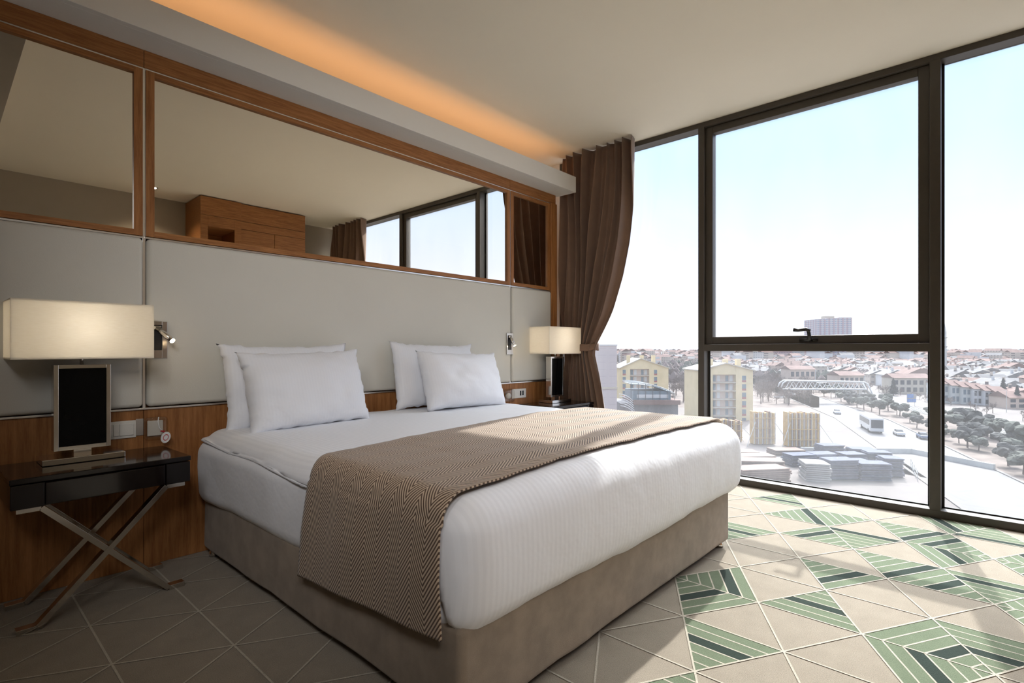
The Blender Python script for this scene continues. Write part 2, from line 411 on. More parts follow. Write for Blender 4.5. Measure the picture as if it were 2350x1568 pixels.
for A, B, C_, dk in [((4,0),(4,-2),(3,-1),2), ((6,0),(5,-1),(5,1),1), ((4,0),(5,-1),(5,1),2), ((5,-1),(5,-3),(6,-2),2), ((6,-2),(7,-3),(7,-1),1),
    ((7,-3),(8,-4),(8,-2),0), ((7,-3),(8,-4),(7,-5),2), ((8,-4),(8,-6),(7,-5),1), ((9,-1),(9,-3),(8,-2),0), ((8,0),(9,-1),(8,-2),1),
    ((10,0),(9,-1),(9,1),0), ((10,0),(9,-1),(10,-2),-1), ((9,-3),(10,-4),(9,-5),1), ((9,-3),(8,-4),(9,-5),2), ((9,-3),(10,-4),(10,-2),0),
    ((11,-3),(10,-4),(11,-5),1), ((10,-4),(10,-6),(11,-5),0), ((10,2),(10,0),(11,1),1), ((8,2),(8,0),(7,1),2),
    ((10,-6),(9,-7),(9,-5),2), ((8,-6),(9,-7),(9,-5),2), ((8,-6),(7,-7),(7,-5),2), ((6,-6),(7,-7),(7,-5),2),
    ((5,-3),(6,-4),(5,-5),3), ((5,-3),(4,-4),(5,-5),2), ((6,-4),(6,-6),(5,-5),3), ((2,0),(2,-2),(3,-1),2), ((3,-5),(4,-6),(3,-7),1), ((11,-7),(11,-9),(10,-8),1)]:
    striped(A, B, C_, dk)
for k in range(-7, 13):
    for j in range(-16, 16):
        if (j-k) % 2: continue
        for q in ((k, j+2), (k+1, j+1), (k+1, j-1)):
            seg(P(k, j), P(*q), .0068, .0018 if q[0] == k else .0020+.0001*(q[1] > j), 3)
struct('floor', fl, ['carpet_beige', 'carpet_green', 'carpet_dark', 'carpet_line'])
struct('ceiling', bx(XL, W+.14, YB, YW, CH, CH+.15), 'ceiling_paint')
struct('ceiling_bulkhead', bx(XL, .31, YB, 2.70, 2.55, CH), 'grey_wallpaper')
struct('wall_back', bx(XL, W+.14, YW, YW+.15, -.12, CH+.15), 'white_paint')
struct('wall_front', bx(XL, W+.14, YB-.15, YB, -.12, CH+.15), 'grey_wallpaper')
struct('wall_left', bx(XL-.15, XL, YB-.15, YW+.15, -.12, CH+.15), 'grey_wallpaper')
wr = MB(); wr.box(W, W+.14, 3.17, YW, 0, CH); wr.box(W, W+.14, YB, -1.36, 0, CH)
struct('wall_right', wr, 'white_paint')
# window: curtain wall of three bays
win = bpy.data.objects.new('window_1', None); col.objects.link(win); win['kind'] = 'structure'; win.location = (W, 1, 0)
FD = .12
def fr(name, x0, x1, y0, y1, z0, z1, m='window_frame', bev=.003): return mk(name, bx(x0, x1, y0, y1, z0, z1), m, win, bevel=bev)
fr('head_frame', W, W+FD, -1.36, 3.17, CH-.042, CH-.0005); fr('sill_frame', W, W+FD, -1.36, 3.17, .001, .05)
fr('mullion', W-.001, W+FD+.01, 1.712, 1.762, .045, CH-.035); fr('mullion', W-.001, W+FD+.01, .226, .281, .045, CH-.035)
fr('transom', W+.001, W+FD, .275, 1.718, 1.036, 1.09)
fr('jamb_frame', W, W+FD, 3.13, 3.17, .045, CH-.035); fr('jamb_frame', W, W+FD, -1.36, -1.32, .045, CH-.035)
sash = MB(); X0, X1 = W+.03, W+.10
sash.box(X0, X1, 1.655, 1.7115, 1.091, CH-.043); sash.box(X0, X1, .282, .34, 1.091, CH-.043)
sash.box(X0, X1, .34, 1.655, CH-.098, CH-.043); sash.box(X0, X1, .34, 1.655, 1.091, 1.15)
so_ = mk('sash', sash, 'window_frame', win, bevel=.003)
hb = MB(); hb.box(W+.012, W+.03, .905, 1.02, 1.105, 1.133); hb.tube([(W+.015, .945, 1.118), (W-.03, .945, 1.125), (W-.035, .950, 1.185)], [.014, .014, .012], 10)
hb.tube([(W-.035, .940, 1.178), (W-.036, .965, 1.192), (W-.037, 1.015, 1.186), (W-.037, 1.045, 1.192)], [.014, .013, .011, .015], 10)
mk('handle', hb, 'handle_black', so_, smooth=True)
mk('pane', bx(W+.062, W+.070, .34, 1.655, 1.15, CH-.098), 'window_glass', so_)
GX0, GX1 = W+.098, W+.106
for y0, y1, z0, z1 in ((1.762, 3.13, .05, CH-.042), (.281, 1.712, .05, 1.036), (-1.32, .226, .05, CH-.042)):
    mk('pane', bx(GX0, GX1, y0, y1, z0, z1), 'window_glass_smear_haze' if z1 < 1.2 else 'window_glass', win)
    g = MB(); t = .014
    g.box(GX0-.012, GX0-.001, y0, y0+t, z0, z1); g.box(GX0-.012, GX0-.001, y1-t, y1, z0, z1); g.box(GX0-.012, GX0-.001, y0, y1, z0, z0+.008)
    mk('gasket', g, 'gasket_black', win)

# cove soffit over the headboard
sf = MB(); sf.box(XL, 4.0, 2.83, 2.865, 2.497, 2.64); sf.box(XL, 4.0, 2.865, YW, 2.497, 2.52); sf.box(3.97, 4.0, 2.865, YW, 2.52, 2.60)
struct('ceiling_cove', sf, 'white_paint', bevel=.002)
led = thing('led_strip', 'warm glowing light strip hidden in the cove above the headboard', 'light strip', (1.8, 2.90, 2.53))
mk('housing', bx(-1.0, 3.9, 2.875, 2.905, 2.521, 2.535), 'brushed_steel', led)
mk('diffuser', bx(-1.0, 3.9, 2.878, 2.902, 2.535, 2.540), 'led_glow', led)
al = bpy.data.lights.new('led_light', 'AREA'); al.shape = 'RECTANGLE'; al.size = 4.9; al.size_y = .03; al.energy = 2.0; al.color = (1.0, .50, .24); al.spread = math.radians(120)
ao = bpy.data.objects.new('led_light', al); col.objects.link(ao); ao.parent = led
ao.location = (1.45-1.8, .03, .03); ao.rotation_euler = (Vector((0, .30, .36))).to_track_quat('-Z', 'Y').to_euler(); ao.rotation_euler = (math.radians(180-38), 0, 0)

# ------------------------------------------------------------------ headboard wall panelling
XS = [.692, 3.311]                       # vertical seams
XA, XB, XE = .137, 3.862, 3.948          # first trim edge, right trim inner/outer edge
Z1, Z2, Z3, Z4 = .765, 1.590, 2.404, 2.496
core = MB(); core.box(XE-.008-3.85, XE-.003, D+.021, YW-.001, .001, 2.496)
struct('wall_panelling_core', core, 'oak_dark')
segs = [(XA, XS[0]), (XS[0], XS[1]), (XS[1], XB)]
names = ['left', 'middle', 'right']
for i, (a, b_) in enumerate(segs):
    g = .006
    where = ['behind the bedside lamp at left', 'behind the bed', 'next to the curtain'][i]
    f_ = mk('fascia_board', bx(a+.001 if i else XA, b_-.001 if i < 2 else XE, D-.004, D+.02, Z3+.006, Z4), 'oak_x', bevel=.001)
    tag(f_, 'oak top board above the %s mirror on the headboard wall' % names[i], 'board', 'oak boards above the mirrors')
    lp = mk('lower_wood_panel', bx(a+.001, b_-.001, D, D+.02, .001, Z1-.007), 'oak_z', bevel=.001)
    tag(lp, 'oak panel below the upholstery, %s' % where, 'panel', 'lower oak wall panels')
    mp = thing('mirror', '%s framed mirror of the headboard wall, %s' % (names[i], ['reflecting plain ceiling and grey wall', 'wide one reflecting window and cupboard', 'narrow one reflecting the brown curtain'][i]), 'mirror', ((a+b_)/2, D, Z2), 'oak framed mirrors above the headboard')
    x0, x1, z0, z1 = a+g, b_-g, Z2+.006, Z3-.004; wv, wh = .036, .028
    for xa in (x0, x1-wv): mk('frame_stile', bx(xa, xa+wv, D-.012, D+.018, z0, z1), 'oak_z', mp, bevel=.001)
    for za in (z0, z1-wh): mk('frame_rail', bx(x0+wv, x1-wv, D-.012, D+.018, za, za+wh), 'oak_x', mp, bevel=.001)
    mk('mirror_glass', bx(x0+wv, x1-wv, D+.002, D+.006, z0+wh, z1-wh), 'mirror_glass', mp)
    def dsp(p, nrm, a=a, b_=b_): return p+nrm*.0015*nz(p, 6)
    up_ = MB(); up_.softbox(a+.008, b_-.008, D-.028, D+.018, Z1+.008, Z2-.006, .02, .12, dsp)
    o = mk('upholstered_panel', up_, 'pale_upholstery', smooth=True)
    tag(o, '%s pale grey padded headboard panel, %s' % (['left', 'wide middle', 'narrow right'][i], where), 'headboard panel', 'padded headboard panels')
ti = 1
def trim(mb, m, bev=.001):
    global ti
    o = struct('trim_%d' % ti, mb, m, bevel=bev); ti += 1; return o
for xs in XS:
    trim(bx(xs-.006, xs+.006, D-.006, D+.02, Z1-.004, Z3), 'trim_steel')
for (a, b_) in segs:
    trim(bx(a, b_, D-.010, D+.02, Z1-.006, Z1+.003), 'trim_steel'); trim(bx(a, b_, D-.008, D+.02, Z2-.005, Z2+.004), 'trim_steel')
    trim(bx(a, b_, D-.005, D+.02, Z3-.003, Z3+.005), 'trim_steel')
trim(bx(XB, XE, D-.022, D+.02, .001, Z3+.004), 'oak_z', .004)
trim(bx(XA-.08, XA, D-.022, D+.02, .001, Z4), 'oak_z', .004)

# ------------------------------------------------------------------ curtains
def curtain(sgn, label, where):
    """sgn +1: near the headboard, -1: at the far end; tied back towards the wall end"""
    root = thing('curtain', label, 'curtain', (4.08, 2.9 if sgn > 0 else -1.2, 0), 'brown window curtains')
    tabR = [(2.89, 2.27), (2.6, 2.285), (2.3, 2.31), (2.0, 2.355), (1.7, 2.42), (1.4, 2.51), (1.2, 2.59), (1.07, 2.645), (1.0, 2.65), (.8, 2.61), (.5, 2.56), (0.012, 2.52)]
    def prof(z, tab):
        for (za, ya), (zb, yb) in zip(tab, tab[1:]):
            if z >= zb: t = (z-zb)/(za-zb); return yb+(ya-yb)*t
        return tab[-1][1]
    def fy(y): return y if sgn > 0 else -1.40+(3.14-y)*1.12
    def fn(u, v):
        z = 2.885-v*(2.885-.012)
        yr = prof(z, tabR); yl = 3.045 - (.03*math.exp(-((z-1.03)/.25)**2))
        tie = math.exp(-((z-1.03)/.22)**2)
        uu = u + .012*math.sin(9*u+3*z) + .02*tie*math.sin(2*PI*u)
        y = yl+(yr-yl)*uu
        nf = 7.5
        ph = 2*PI*nf*(u**1.05)+1.1*math.sin(2.3*z+7*u)+.6*nz((u*6, z*1.3, 0), 1, 3)
        amp = (.046+.016*math.sin(11*u+1.3*z))*(1-.5*tie)
        # broad fan that sweeps over the tie from the window side
        x = 4.070+amp*math.sin(ph)+.010*math.sin(ph*2.1+z*2) - .05*tie*(u**2)
        y += .012*math.cos(ph)
        return (x, fy(y), z)
    dm = MB().grid(190, 70, fn)
    mk('drape', dm, 'curtain_fabric', root, smooth=True, solid=.004)
    T = MB(); N = 40
    def tb(u, v):
        a = 2*PI*u; y = 2.835+.196*math.cos(a); x = 4.075+.088*math.sin(a)
        if abs(math.cos(a)) > .8: x = 4.075+.088*math.sin(a)
        return (x, fy(y), 1.055+.02*math.cos(a)*-1+(.5-v)*.062+.004*math.sin(9*a))
    T.grid(N, 3, tb)
    mk('tieback', T, 'curtain_fabric', root, smooth=True, solid=.005)
curtain(1, 'brown floor length curtain tied back beside the headboard wall', 0)
curtain(-1, 'brown curtain at the far end of the window, seen in the mirror', 0)

# ------------------------------------------------------------------ bed
bed = thing('bed', 'large double bed with taupe upholstered base in the middle of the room', 'bed', (1.88, 2.0, 0))
BX0, BX1, BY0, BY1 = .938, 2.86, 1.03, 2.985
def bdisp(p, nrm): return p+nrm*(.006*nz(p, 3)+.003*nz(p, 11))
mk('bed_base', MB().softbox(BX0, BX1, BY0, BY1, .035, .31, .025, .08, bdisp), 'base_suede', bed, smooth=True)
for x in (BX0+.03, BX1-.04):
    for y in (BY0+.04, BY1-.06):
        mk('leg', MB().tube([(x, y, .002), (x, y, .012), (x, y, .04)], [.022, .022, .015], 16), 'chrome', bed, smooth=True)
def mdisp(p, nrm):
    k = .010*nz(p, 2.2, 1)+.004*nz(p, 7, 2)
    q = p+nrm*k
    if nrm.x < -.2: q.x -= .024*max(0, min(1, (p.y-1.9)/1.0))
    if p.z < .45: q = q - Vector((nrm.x, nrm.y, 0))*.012*(.45-p.z)/.18
    return q
mk('mattress', MB().softbox(BX0-.02, BX1+.01, BY0+.02, BY1, .272, .60, .075, .05, mdisp), 'plain_cotton', bed, smooth=True)
# duvet: covers the top, the foot and the right side; on the left only its edge laps over
DX0, DX1, DY0, DY1, DZ0, DZ1, DR = BX0-.008, BX1+.115, BY0-.022, 2.985, .258, .635, .088
def ddisp(p, nrm):
    q = p+nrm*(.012*nz(p, 2.0, 4)+.005*nz(p, 6, 5)+.0022*nz((p.x, p.y*.4, p.z), 18, 6))
    bul = math.sin(min(1, max(0, (p.z-.27)/.36))*PI)
    q = q+Vector((nrm.x, nrm.y, 0))*.018*bul
    q.z += .016*math.sin(max(0, min(1, (p.x-DX0)/(DX1-DX0)))*PI)*max(0, nrm.z)
    if p.x < DX0+DR and nrm.x < -.02:      # left edge only laps over the mattress, except right at the foot corner
        f = max(0, min(1, (p.y-(DY0+.05))/.06)); f = f*f*(3-2*f)
        hem = .27+(.590-.035*max(0, min(1, (2.9-p.y)/1.1))+.006*math.sin(p.y*9)-.27)*f
        if q.z < hem: q.x += .004; q.z = hem
    # tuck in underneath the mattress towards the base
    if p.z < .36 and nrm.z < .3: q = q-Vector((nrm.x, nrm.y, 0))*.022*((.36-p.z)/.10)**2
    return q
dv = MB().softbox(DX0, DX1, DY0, DY1, DZ0, DZ1, DR, .035, ddisp, faces='XyZxY')
keep = [(f, mi) for f, mi in zip(dv.f, dv.m) if not (sum(dv.v[i][1] for i in f)/len(f) > DY1-.03 and sum(dv.v[i][2] for i in f)/len(f) < .55)]
dv.f = [k[0] for k in keep]; dv.m = [k[1] for k in keep]
dvo = mk('duvet', dv, 'striped_cotton', smooth=True, solid=.010)
tag(dvo, 'white striped duvet spread over the bed and tucked in at the foot', 'duvet')
# the flap of sheet folded behind the foot corner
def pillow(label, w_, h_, t_, loc, tilt, yaw=0, seed=0, roll=0, flange=0):
    root = MB()
    def f(sgn):
        def g(u, v):
            a, b_ = 2*u-1, 2*v-1
            px = w_/2*a*(1-.075*(1-b_**4)*a*a); pz = h_/2*b_*(1-.10*(1-a**4)*b_*b_)
            e = max(0, (1-abs(a)**2.4))*max(0, (1-abs(b_)**2.4))
            th = t_/2*e**.42
            th *= 1+.18*nz((a*1.3, b_*1.3, sgn), 1.4, seed) + .10*(-b_)
            th += .007*nz((a*4, b_*3, sgn*.5), 1.2, seed+3)*min(1, e*4)
            rad = .010*max(0, 1-e*3)*nz((a*9, b_*9, 1), 1, seed)
            return (px+rad, sgn*max(th, .002), pz+h_/2+rad)
        return g
    nseg = 40
    root.grid(nseg, nseg, f(-1)); root.grid(nseg, nseg, f(1))
    n1 = (nseg+1)**2; root.f = [fc if fc[0] < n1 else fc[::-1] for fc in root.f]
    o = mk('pillow', root, 'pillow_cotton', smooth=True, loc=loc, rot=(tilt, roll, yaw))
    bm = bmesh.new(); bm.from_mesh(o.data); bmesh.ops.remove_doubles(bm, verts=bm.verts, dist=.0045); bmesh.ops.recalc_face_normals(bm, faces=bm.faces); bm.to_mesh(o.data); bm.free()
    for p_ in o.data.polygons: p_.use_smooth = True
    return tag(o, label, 'pillow', 'white pillows on the bed')
R = math.radians
pillow('white pillow leaning on the headboard, back one of the left pair', .74, .47, .15, (1.355, 2.845, .625), R(-11), R(1), 1, R(-.5))
pillow('white pillow in front, at the left end of the bed', .70, .44, .19, (1.375, 2.655, .628), R(-17), R(2), 2, R(-1.5))
pillow('white pillow against the headboard, back one of the right pair', .74, .47, .15, (2.39, 2.845, .640), R(-12), R(-1), 3, R(1.5))
pillow('white pillow in front, at the window side of the bed', .72, .42, .20, (2.48, 2.64, .640), R(-20), R(-2), 4, R(1.5))
# runner
RO = .019
def runner():
    x0, x1, zt, r = .912, DX1+.02+RO, DZ1+RO+.006, .078
    hangL = zt-r-.222; hangR = .30
    arc = PI/2*r; top = (x1-r)-(x0+r); L = hangL+arc+top+arc+hangR
    def path(sv):
        if sv < hangL:
            t = 1-sv/hangL
            return (x0-.004*t, zt-r-(hangL-sv), -1, 0)
        sv -= hangL
        if sv < arc: a = sv/r; return (x0+r-r*math.cos(a), zt-r+r*math.sin(a), -math.cos(a), math.sin(a))
        sv -= arc
        if sv < top: return (x0+r+sv, zt, 0, 1)
        sv -= top
        if sv < arc: a = sv/r; return (x1-r+r*math.sin(a), zt-r+r*math.cos(a), math.sin(a), math.cos(a))
        sv -= arc
        return (x1, zt-r-sv, 1, 0)
    def yr(sv, v):
        X = path(sv)[0]; t = max(0.0, (X-x0)/(x1-x0))
        hang = max(0, 1-sv/hangL) if sv < hangL else 0
        near = 1.075+.055*t**.6+.01*math.sin(5*t)-.004*hang; far = 1.80+.20*min(1, t*1.4)+.075*hang
        if t > .75: far -= .03*(t-.75)
        return near+(far-near)*v
    def fn(u, v):
        sv = u*L; x, z, nx, nz_ = path(sv); y = yr(sv, v); p = Vector((x, y, z))
        bb = ddisp(Vector((min(max(x, DX0), DX1), y, min(z, DZ1))), Vector((nx, 0, nz_)))-Vector((min(max(x, DX0), DX1), y, min(z, DZ1)))
        k = max(0, nz_); p = p+Vector((0, 0, bb.z*.95))*k; p = p+Vector((.03*(1-k) if x > 2 else 0, 0, 0))
        if sv < hangL: p.z += .058*(1-v)*(1-sv/hangL)
        if sv < hangL: p = p+Vector((-.012-.006*math.sin(y*16+z*5), 0, 0))*(1-abs(sv/hangL-.5))
        if v < .05: p.z -= .003 if nz_ > .5 else 0
        return p
    def uvf(u, v): return (v*.74, u*L)
    m_ = MB().grid(260, 60, fn, 0, uvf)
    o = mk('bed_runner', m_, 'herringbone', smooth=True, solid=.006)
    tag(o, 'brown and beige herringbone bed runner draped across the foot of the bed', 'bed runner')
runner()

# ------------------------------------------------------------------ nightstands and lamps
def nightstand(label):
    r = thing('nightstand', label, 'nightstand', (0, 0, 0), 'black lacquer nightstands', local=True)
    mk('top', bx(-.295, .295, -.19, .19, .556, .577), 'black_lacquer', r, bevel=.003)
    mk('body', bx(-.292, .292, -.178, .187, .464, .553), 'black_lacquer', r, bevel=.002)
    d = MB(); d.box(-.195, .195, -.188, -.179, .467, .550)
    mk('drawer', d, 'black_lacquer', r, bevel=.002)
    for a, b_ in ((-.292, -.199), (.199, .292)): mk('side_front', bx(a, b_, -.188, -.179, .464, .553), 'black_lacquer', r, bevel=.002)
    for y in (-.155, .135):
        for sg in (-1, 1):
            l = MB(); wd = .040; th = .021; yy = y+.001*sg
            pts = [(-.275*sg, .456), (-.205*sg, .456), (.215*sg, .009), (.275*sg, .009)]
            o_ = []
            for i in range(3):
                (xa, za), (xb, zb) = pts[i], pts[i+1]
                l.bar((xa, yy, za), (xb, yy, zb), wd, th, (0, 0, 1) if i != 1 else (1, 0, 0))
            # bar() takes width along the direction across; keep it along Y
            mk('leg', l, 'chrome', r, bevel=.001)
    return r
n1 = nightstand('black nightstand on crossed chrome legs at the left of the bed'); n1.location = (.478, 2.815, 0); n1.rotation_euler = (0, 0, R(2.0))
n2 = copy_tree(n1); n2.location = (3.715, 2.83, 0); n2.rotation_euler = (0, 0, 0); n2['label'] = 'black nightstand beside the window curtain, half hidden by the bed'
def lamp(label, power):
    r = thing('table_lamp', label, 'table lamp', (0, 0, 0), 'table lamps on the nightstands', local=True)
    mk('base', bx(-.138, .138, -.078, .078, .578, .602), 'chrome', r, bevel=.002)
    mk('neck', bx(-.03, .03, -.02, .02, .602, .626), 'chrome', r)
    f = MB(); y0, y1 = -.028, .028
    f.box(-.096, -.080, y0, y1, .626, .985); f.box(.080, .096, y0, y1, .626, .985); f.box(-.080, .080, y0, y1, .626, .642); f.box(-.080, .080, y0, y1, .969, .985)
    mk('frame', f, 'chrome', r, bevel=.001)
    mk('panel', bx(-.080, .080, y0+.004, y1-.004, .642, .969), 'black_glass', r)
    mk('stem', MB().tube([(0, 0, .984), (0, 0, 1.04)], .007, 12), 'chrome', r, smooth=True)
    s = MB(); a, b_, z0, z1 = .235, .12, 1.010, 1.248; t = .003
    s.box(-a, a, -b_, -b_+t, z0, z1); s.box(-a, a, b_-t, b_, z0, z1); s.box(-a, -a+t, -b_+t, b_-t, z0, z1); s.box(a-t, a, -b_+t, b_-t, z0, z1)
    mk('lamp_shade', s, 'shade_linen', r, bevel=.001)
    for zz in (z0+.004, z1-.006): mk('diffuser', bx(-a+t, a-t, -b_+t, b_-t, zz, zz+.002), 'diffuser_white', r)
    sp = MB(); sp.tube([(-a+t, 0, 1.10), (a-t, 0, 1.10)], .003, 8); mk('shade_bar', sp, 'chrome', r)
    bl = MB()
    for k in range(8): pass
    bl.tube([(0, 0, 1.030), (0, 0, 1.04), (0, 0, 1.055), (0, 0, 1.07), (0, 0, 1.082)], [.012, .018, .028, .022, .004], 16)
    mk('bulb', bl, 'switch_plastic', r, smooth=True)
    pl = bpy.data.lights.new('bulb_light', 'POINT'); pl.energy = power; pl.color = (1, .99, .97); pl.shadow_soft_size = .04
    po = bpy.data.objects.new('bulb_light', pl); col.objects.link(po); po.parent = r; po.location = (0, 0, 1.135)
    return r
l1 = lamp('table lamp with wide cream shade on the left nightstand', .9); l1.location = (.437, 2.895, 0); l1.rotation_euler = (0, 0, R(1))
l2 = copy_tree(l1); l2.location = (3.775, 2.90, 0); l2.rotation_euler = (0, 0, 0); l2['label'] = 'table lamp with cream shade beside the curtain'

# reading lights
def reader(xc, label, left):
    r = thing('reading_light', label, 'reading light', (xc, D-.03, 1.10), 'chrome reading lights on the headboard')
    y = D-.030
    p_ = MB(); p_.box(xc-.040, xc-.026, y-.006, y, 1.008, 1.186); p_.box(xc+.018, xc+.040, y-.006, y, 1.008, 1.186); p_.box(xc-.026, xc+.018, y-.006, y, 1.008, 1.046); p_.box(xc-.026, xc+.018, y-.006, y, 1.168, 1.186)
    mk('plate', p_, 'brushed_steel', r, bevel=.001)
    mk('recess', bx(xc-.026, xc+.018, y-.002, y+.0, 1.046, 1.168), 'socket_dark', r)
    a = Vector((xc-.004, y-.014, 1.152)); b2 = Vector((xc+.040, y-.090, 1.090)) if left else Vector((xc+.010, y-.050, 1.080))
    mk('hinge', MB().tube([(xc-.02, y-.008, 1.155), (xc+.012, y-.008, 1.155)], .010, 12), 'chrome', r, smooth=True)
    d = (b2-a)
    tb_ = mk('lamp_tube', MB().tube([a, a+d*.97], .0125, 16), 'chrome', r, smooth=True)
    mk('bulb', MB().tube([a+d*.93, a+d*1.0], .0115, 16), 'warm_bulb', tb_, smooth=True)
    return r
reader(.742, 'chrome reading light with lit tip beside the left lamp shade', True)
reader(3.278, 'chrome reading light on the seam at the window side of the bed', False)

# sockets and switches
yw = D-.0005
sw = thing('switch_plate', 'white three gang light switch behind the left table lamp', 'light switch', (.60, D, .67))
mk('frame', bx(.535, .660, yw-.008, yw, .630, .712), 'switch_plastic', sw, bevel=.003)
mk('plate', bx(.660, .690, yw-.004, yw, .636, .716), 'brushed_steel', sw, bevel=.001)
for a, b_ in ((.545, .568), (.570, .592), (.594, .650)): mk('rocker', bx(a, b_, yw-.013, yw-.008, .643, .699), 'switch_plastic', sw, bevel=.002)
sk = thing('socket_cover', 'clear plastic childproof socket cover on the oak panel left of the bed', 'socket cover', (.735, D, .66))
cv = MB().softbox(.690, .786, yw-.045, yw, .608, .722, .018, .02)
mk('cover', cv, 'clear_plastic', sk, smooth=True)
mk('socket', bx(.705, .770, yw-.010, yw-.001, .628, .702), 'switch_plastic', sk, bevel=.003)
tg = thing('cable_tag', 'round white tag with red end hanging from the socket cover', 'tag', (.755, D-.05, .62))
cord = [(.742, yw-.049, .722), (.738, yw-.052, .700), (.742, yw-.055, .672), (.756, yw-.058, .652)]
mk('cord', MB().tube(cord, .0022, 8), 'tag_white', tg, smooth=True)
mk('ring', MB().tube([(.748, yw-.058, .655), (.764, yw-.058, .650)], .004, 8), 'tag_red', tg, smooth=True)
def ov(u, v): a = 2*PI*u; return (.768+.019*v*math.cos(a)+.008*v*math.sin(a), yw-.060, .622+.026*v*math.sin(a)-.006*v*math.cos(a))
dsk = mk('disc', MB().grid(24, 3, ov), 'tag_white', tg, solid=.006)
def ov2(u, v): a = 2*PI*u; k = .45+.12*v; return (.768+.019*k*math.cos(a)+.008*k*math.sin(a), yw-.0638, .622+.026*k*math.sin(a)-.006*k*math.cos(a))
mk('emblem', MB().grid(24, 1, ov2), 'tag_red', dsk)
s2 = thing('wall_socket', 'white double socket plate on the oak panel by the window side lamp', 'socket', (3.42, D, .67))
mk('plate', bx(3.335, 3.515, yw-.010, yw, .628, .708), 'switch_plastic', s2, bevel=.003)
for x in (3.432, 3.462): mk('outlet', bx(x, x+.018, yw-.012, yw-.009, .650, .690), 'socket_dark', s2)
c2 = thing('socket_cover', 'clear plastic childproof cover on the socket near the right pillow', 'socket cover', (3.28, D, .66))
mk('cover', MB().softbox(3.215, 3.333, yw-.05, yw, .600, .716, .025, .02), 'clear_plastic', c2, smooth=True)
mk('plug', MB().tube([(3.274, yw-.03, .658), (3.274, yw-.002, .658)], .024, 16), 'switch_plastic', c2, smooth=True)

# ------------------------------------------------------------------ opposite wall: fitted oak cupboards seen in the mirror, ceiling spots
cb = thing('cupboard', 'tall oak cupboard with open niche on the opposite wall', 'cupboard', (2.42, YB+.2, 0))
c_ = MB(); X0, X1, Y0, Y1 = 2.15, 2.61, YB+.001, -.87
c_.box(X0, X1, Y0, Y1-.02, 2.53, CH-.012); c_.box(X0, X0+.06, Y0, Y1-.02, .001, 2.53); c_.box(X1-.05, X1, Y0, Y1-.02, .001, 2.53); c_.box(X0+.06, X1-.05, Y0, Y0+.03, .001, 2.53); c_.box(X0+.06, X1-.05, Y0+.03, Y1-.02, 1.1, 1.14)
mk('body', c_, 'oak_x', cb)
mk('top_panel', bx(X0, X1, Y1-.02, Y1, 2.66, CH-.012), 'oak_x', cb, bevel=.002); mk('niche_frame', MB().box(X0, X0+.08, Y1-.02, Y1, .9, 2.656).box(X1-.08, X1, Y1-.02, Y1, .9, 2.656).box(X0+.08, X1-.08, Y1-.02, Y1, 2.53, 2.656), 'oak_x', cb, bevel=.002)
mk('door', bx(X0+.005, X1-.005, Y1-.02, Y1, .05, .89), 'oak_z', cb, bevel=.002)
c2b = thing('wardrobe', 'wide oak wardrobe beside the niche cupboard', 'wardrobe', (2.98, YB+.2, 0))
mk('body', bx(2.615, 3.46, YB+.001, -.92, .001, CH-.012), 'oak_x', c2b)
for z0, z1 in ((2.66, CH-.014), (2.56, 2.655)): mk('top_panel', bx(2.62, 3.455, -.92, -.90, z0, z1), 'oak_x', c2b, bevel=.002)
for a, b_ in ((2.62, 3.035), (3.04, 3.455)): mk('door', bx(a, b_, -.92, -.90, .06, 2.555), 'oak_x', c2b, bevel=.002)
def spot(x, y, label, e):
    r = thing('ceiling_spotlight', label, 'ceiling light', (x, y, CH), 'recessed ceiling spotlights')
    mk('ring', MB().tube([(x, y, CH-.006), (x, y, CH-.0005)], [.045, .048], 24), 'brushed_steel', r, smooth=False)
    mk('lens', MB().tube([(x, y, CH-.009), (x, y, CH-.006)], [.03, .032], 20), 'downlight_glow', r)
    L = bpy.data.lights.new('spot_light', 'SPOT'); L.energy = e; L.spot_size = R(120); L.spot_blend = .8; L.color = (1, .83, .64); L.shadow_soft_size = .05
    o = bpy.data.objects.new('spot_light', L); col.objects.link(o); o.parent = r; o.location = (0, 0, -.02)
spot(1.70, -.98, 'small round recessed spotlight by the opposite wall', 25)

def accent(x, y, z, target, label, e):  # made-up fill lights out of view, added to brighten bed and headboard
    r = thing('added_fill_spot', label, 'ceiling light', (x, y, z), 'added fill lights in the unseen entrance ceiling')
    mk('ring', MB().tube([(x, y, z-.012), (x, y, z-.0005)], [.06, .065], 24), 'brushed_steel', r)
    L = bpy.data.lights.new('spot_light', 'SPOT'); L.energy = e; L.spot_size = R(78); L.spot_blend = 1.0; L.color = (.97, .96, .97); L.shadow_soft_size = .30
    o = bpy.data.objects.new('spot_light', L); col.objects.link(o); o.parent = r; o.location = (0, 0, -.24)
    o.rotation_euler = (Vector(target)-Vector((x, y, z-.24))).to_track_quat('-Z', 'Y').to_euler()
accent(-.45, .55, 2.55, (2.0, 2.6, 1.0), 'added fill light in the unseen entrance ceiling turned to the headboard', 45)
accent(-.30, -.70, 2.55, (2.2, 1.9, .75), 'added fill light in the unseen entrance ceiling turned to the bed', 62)

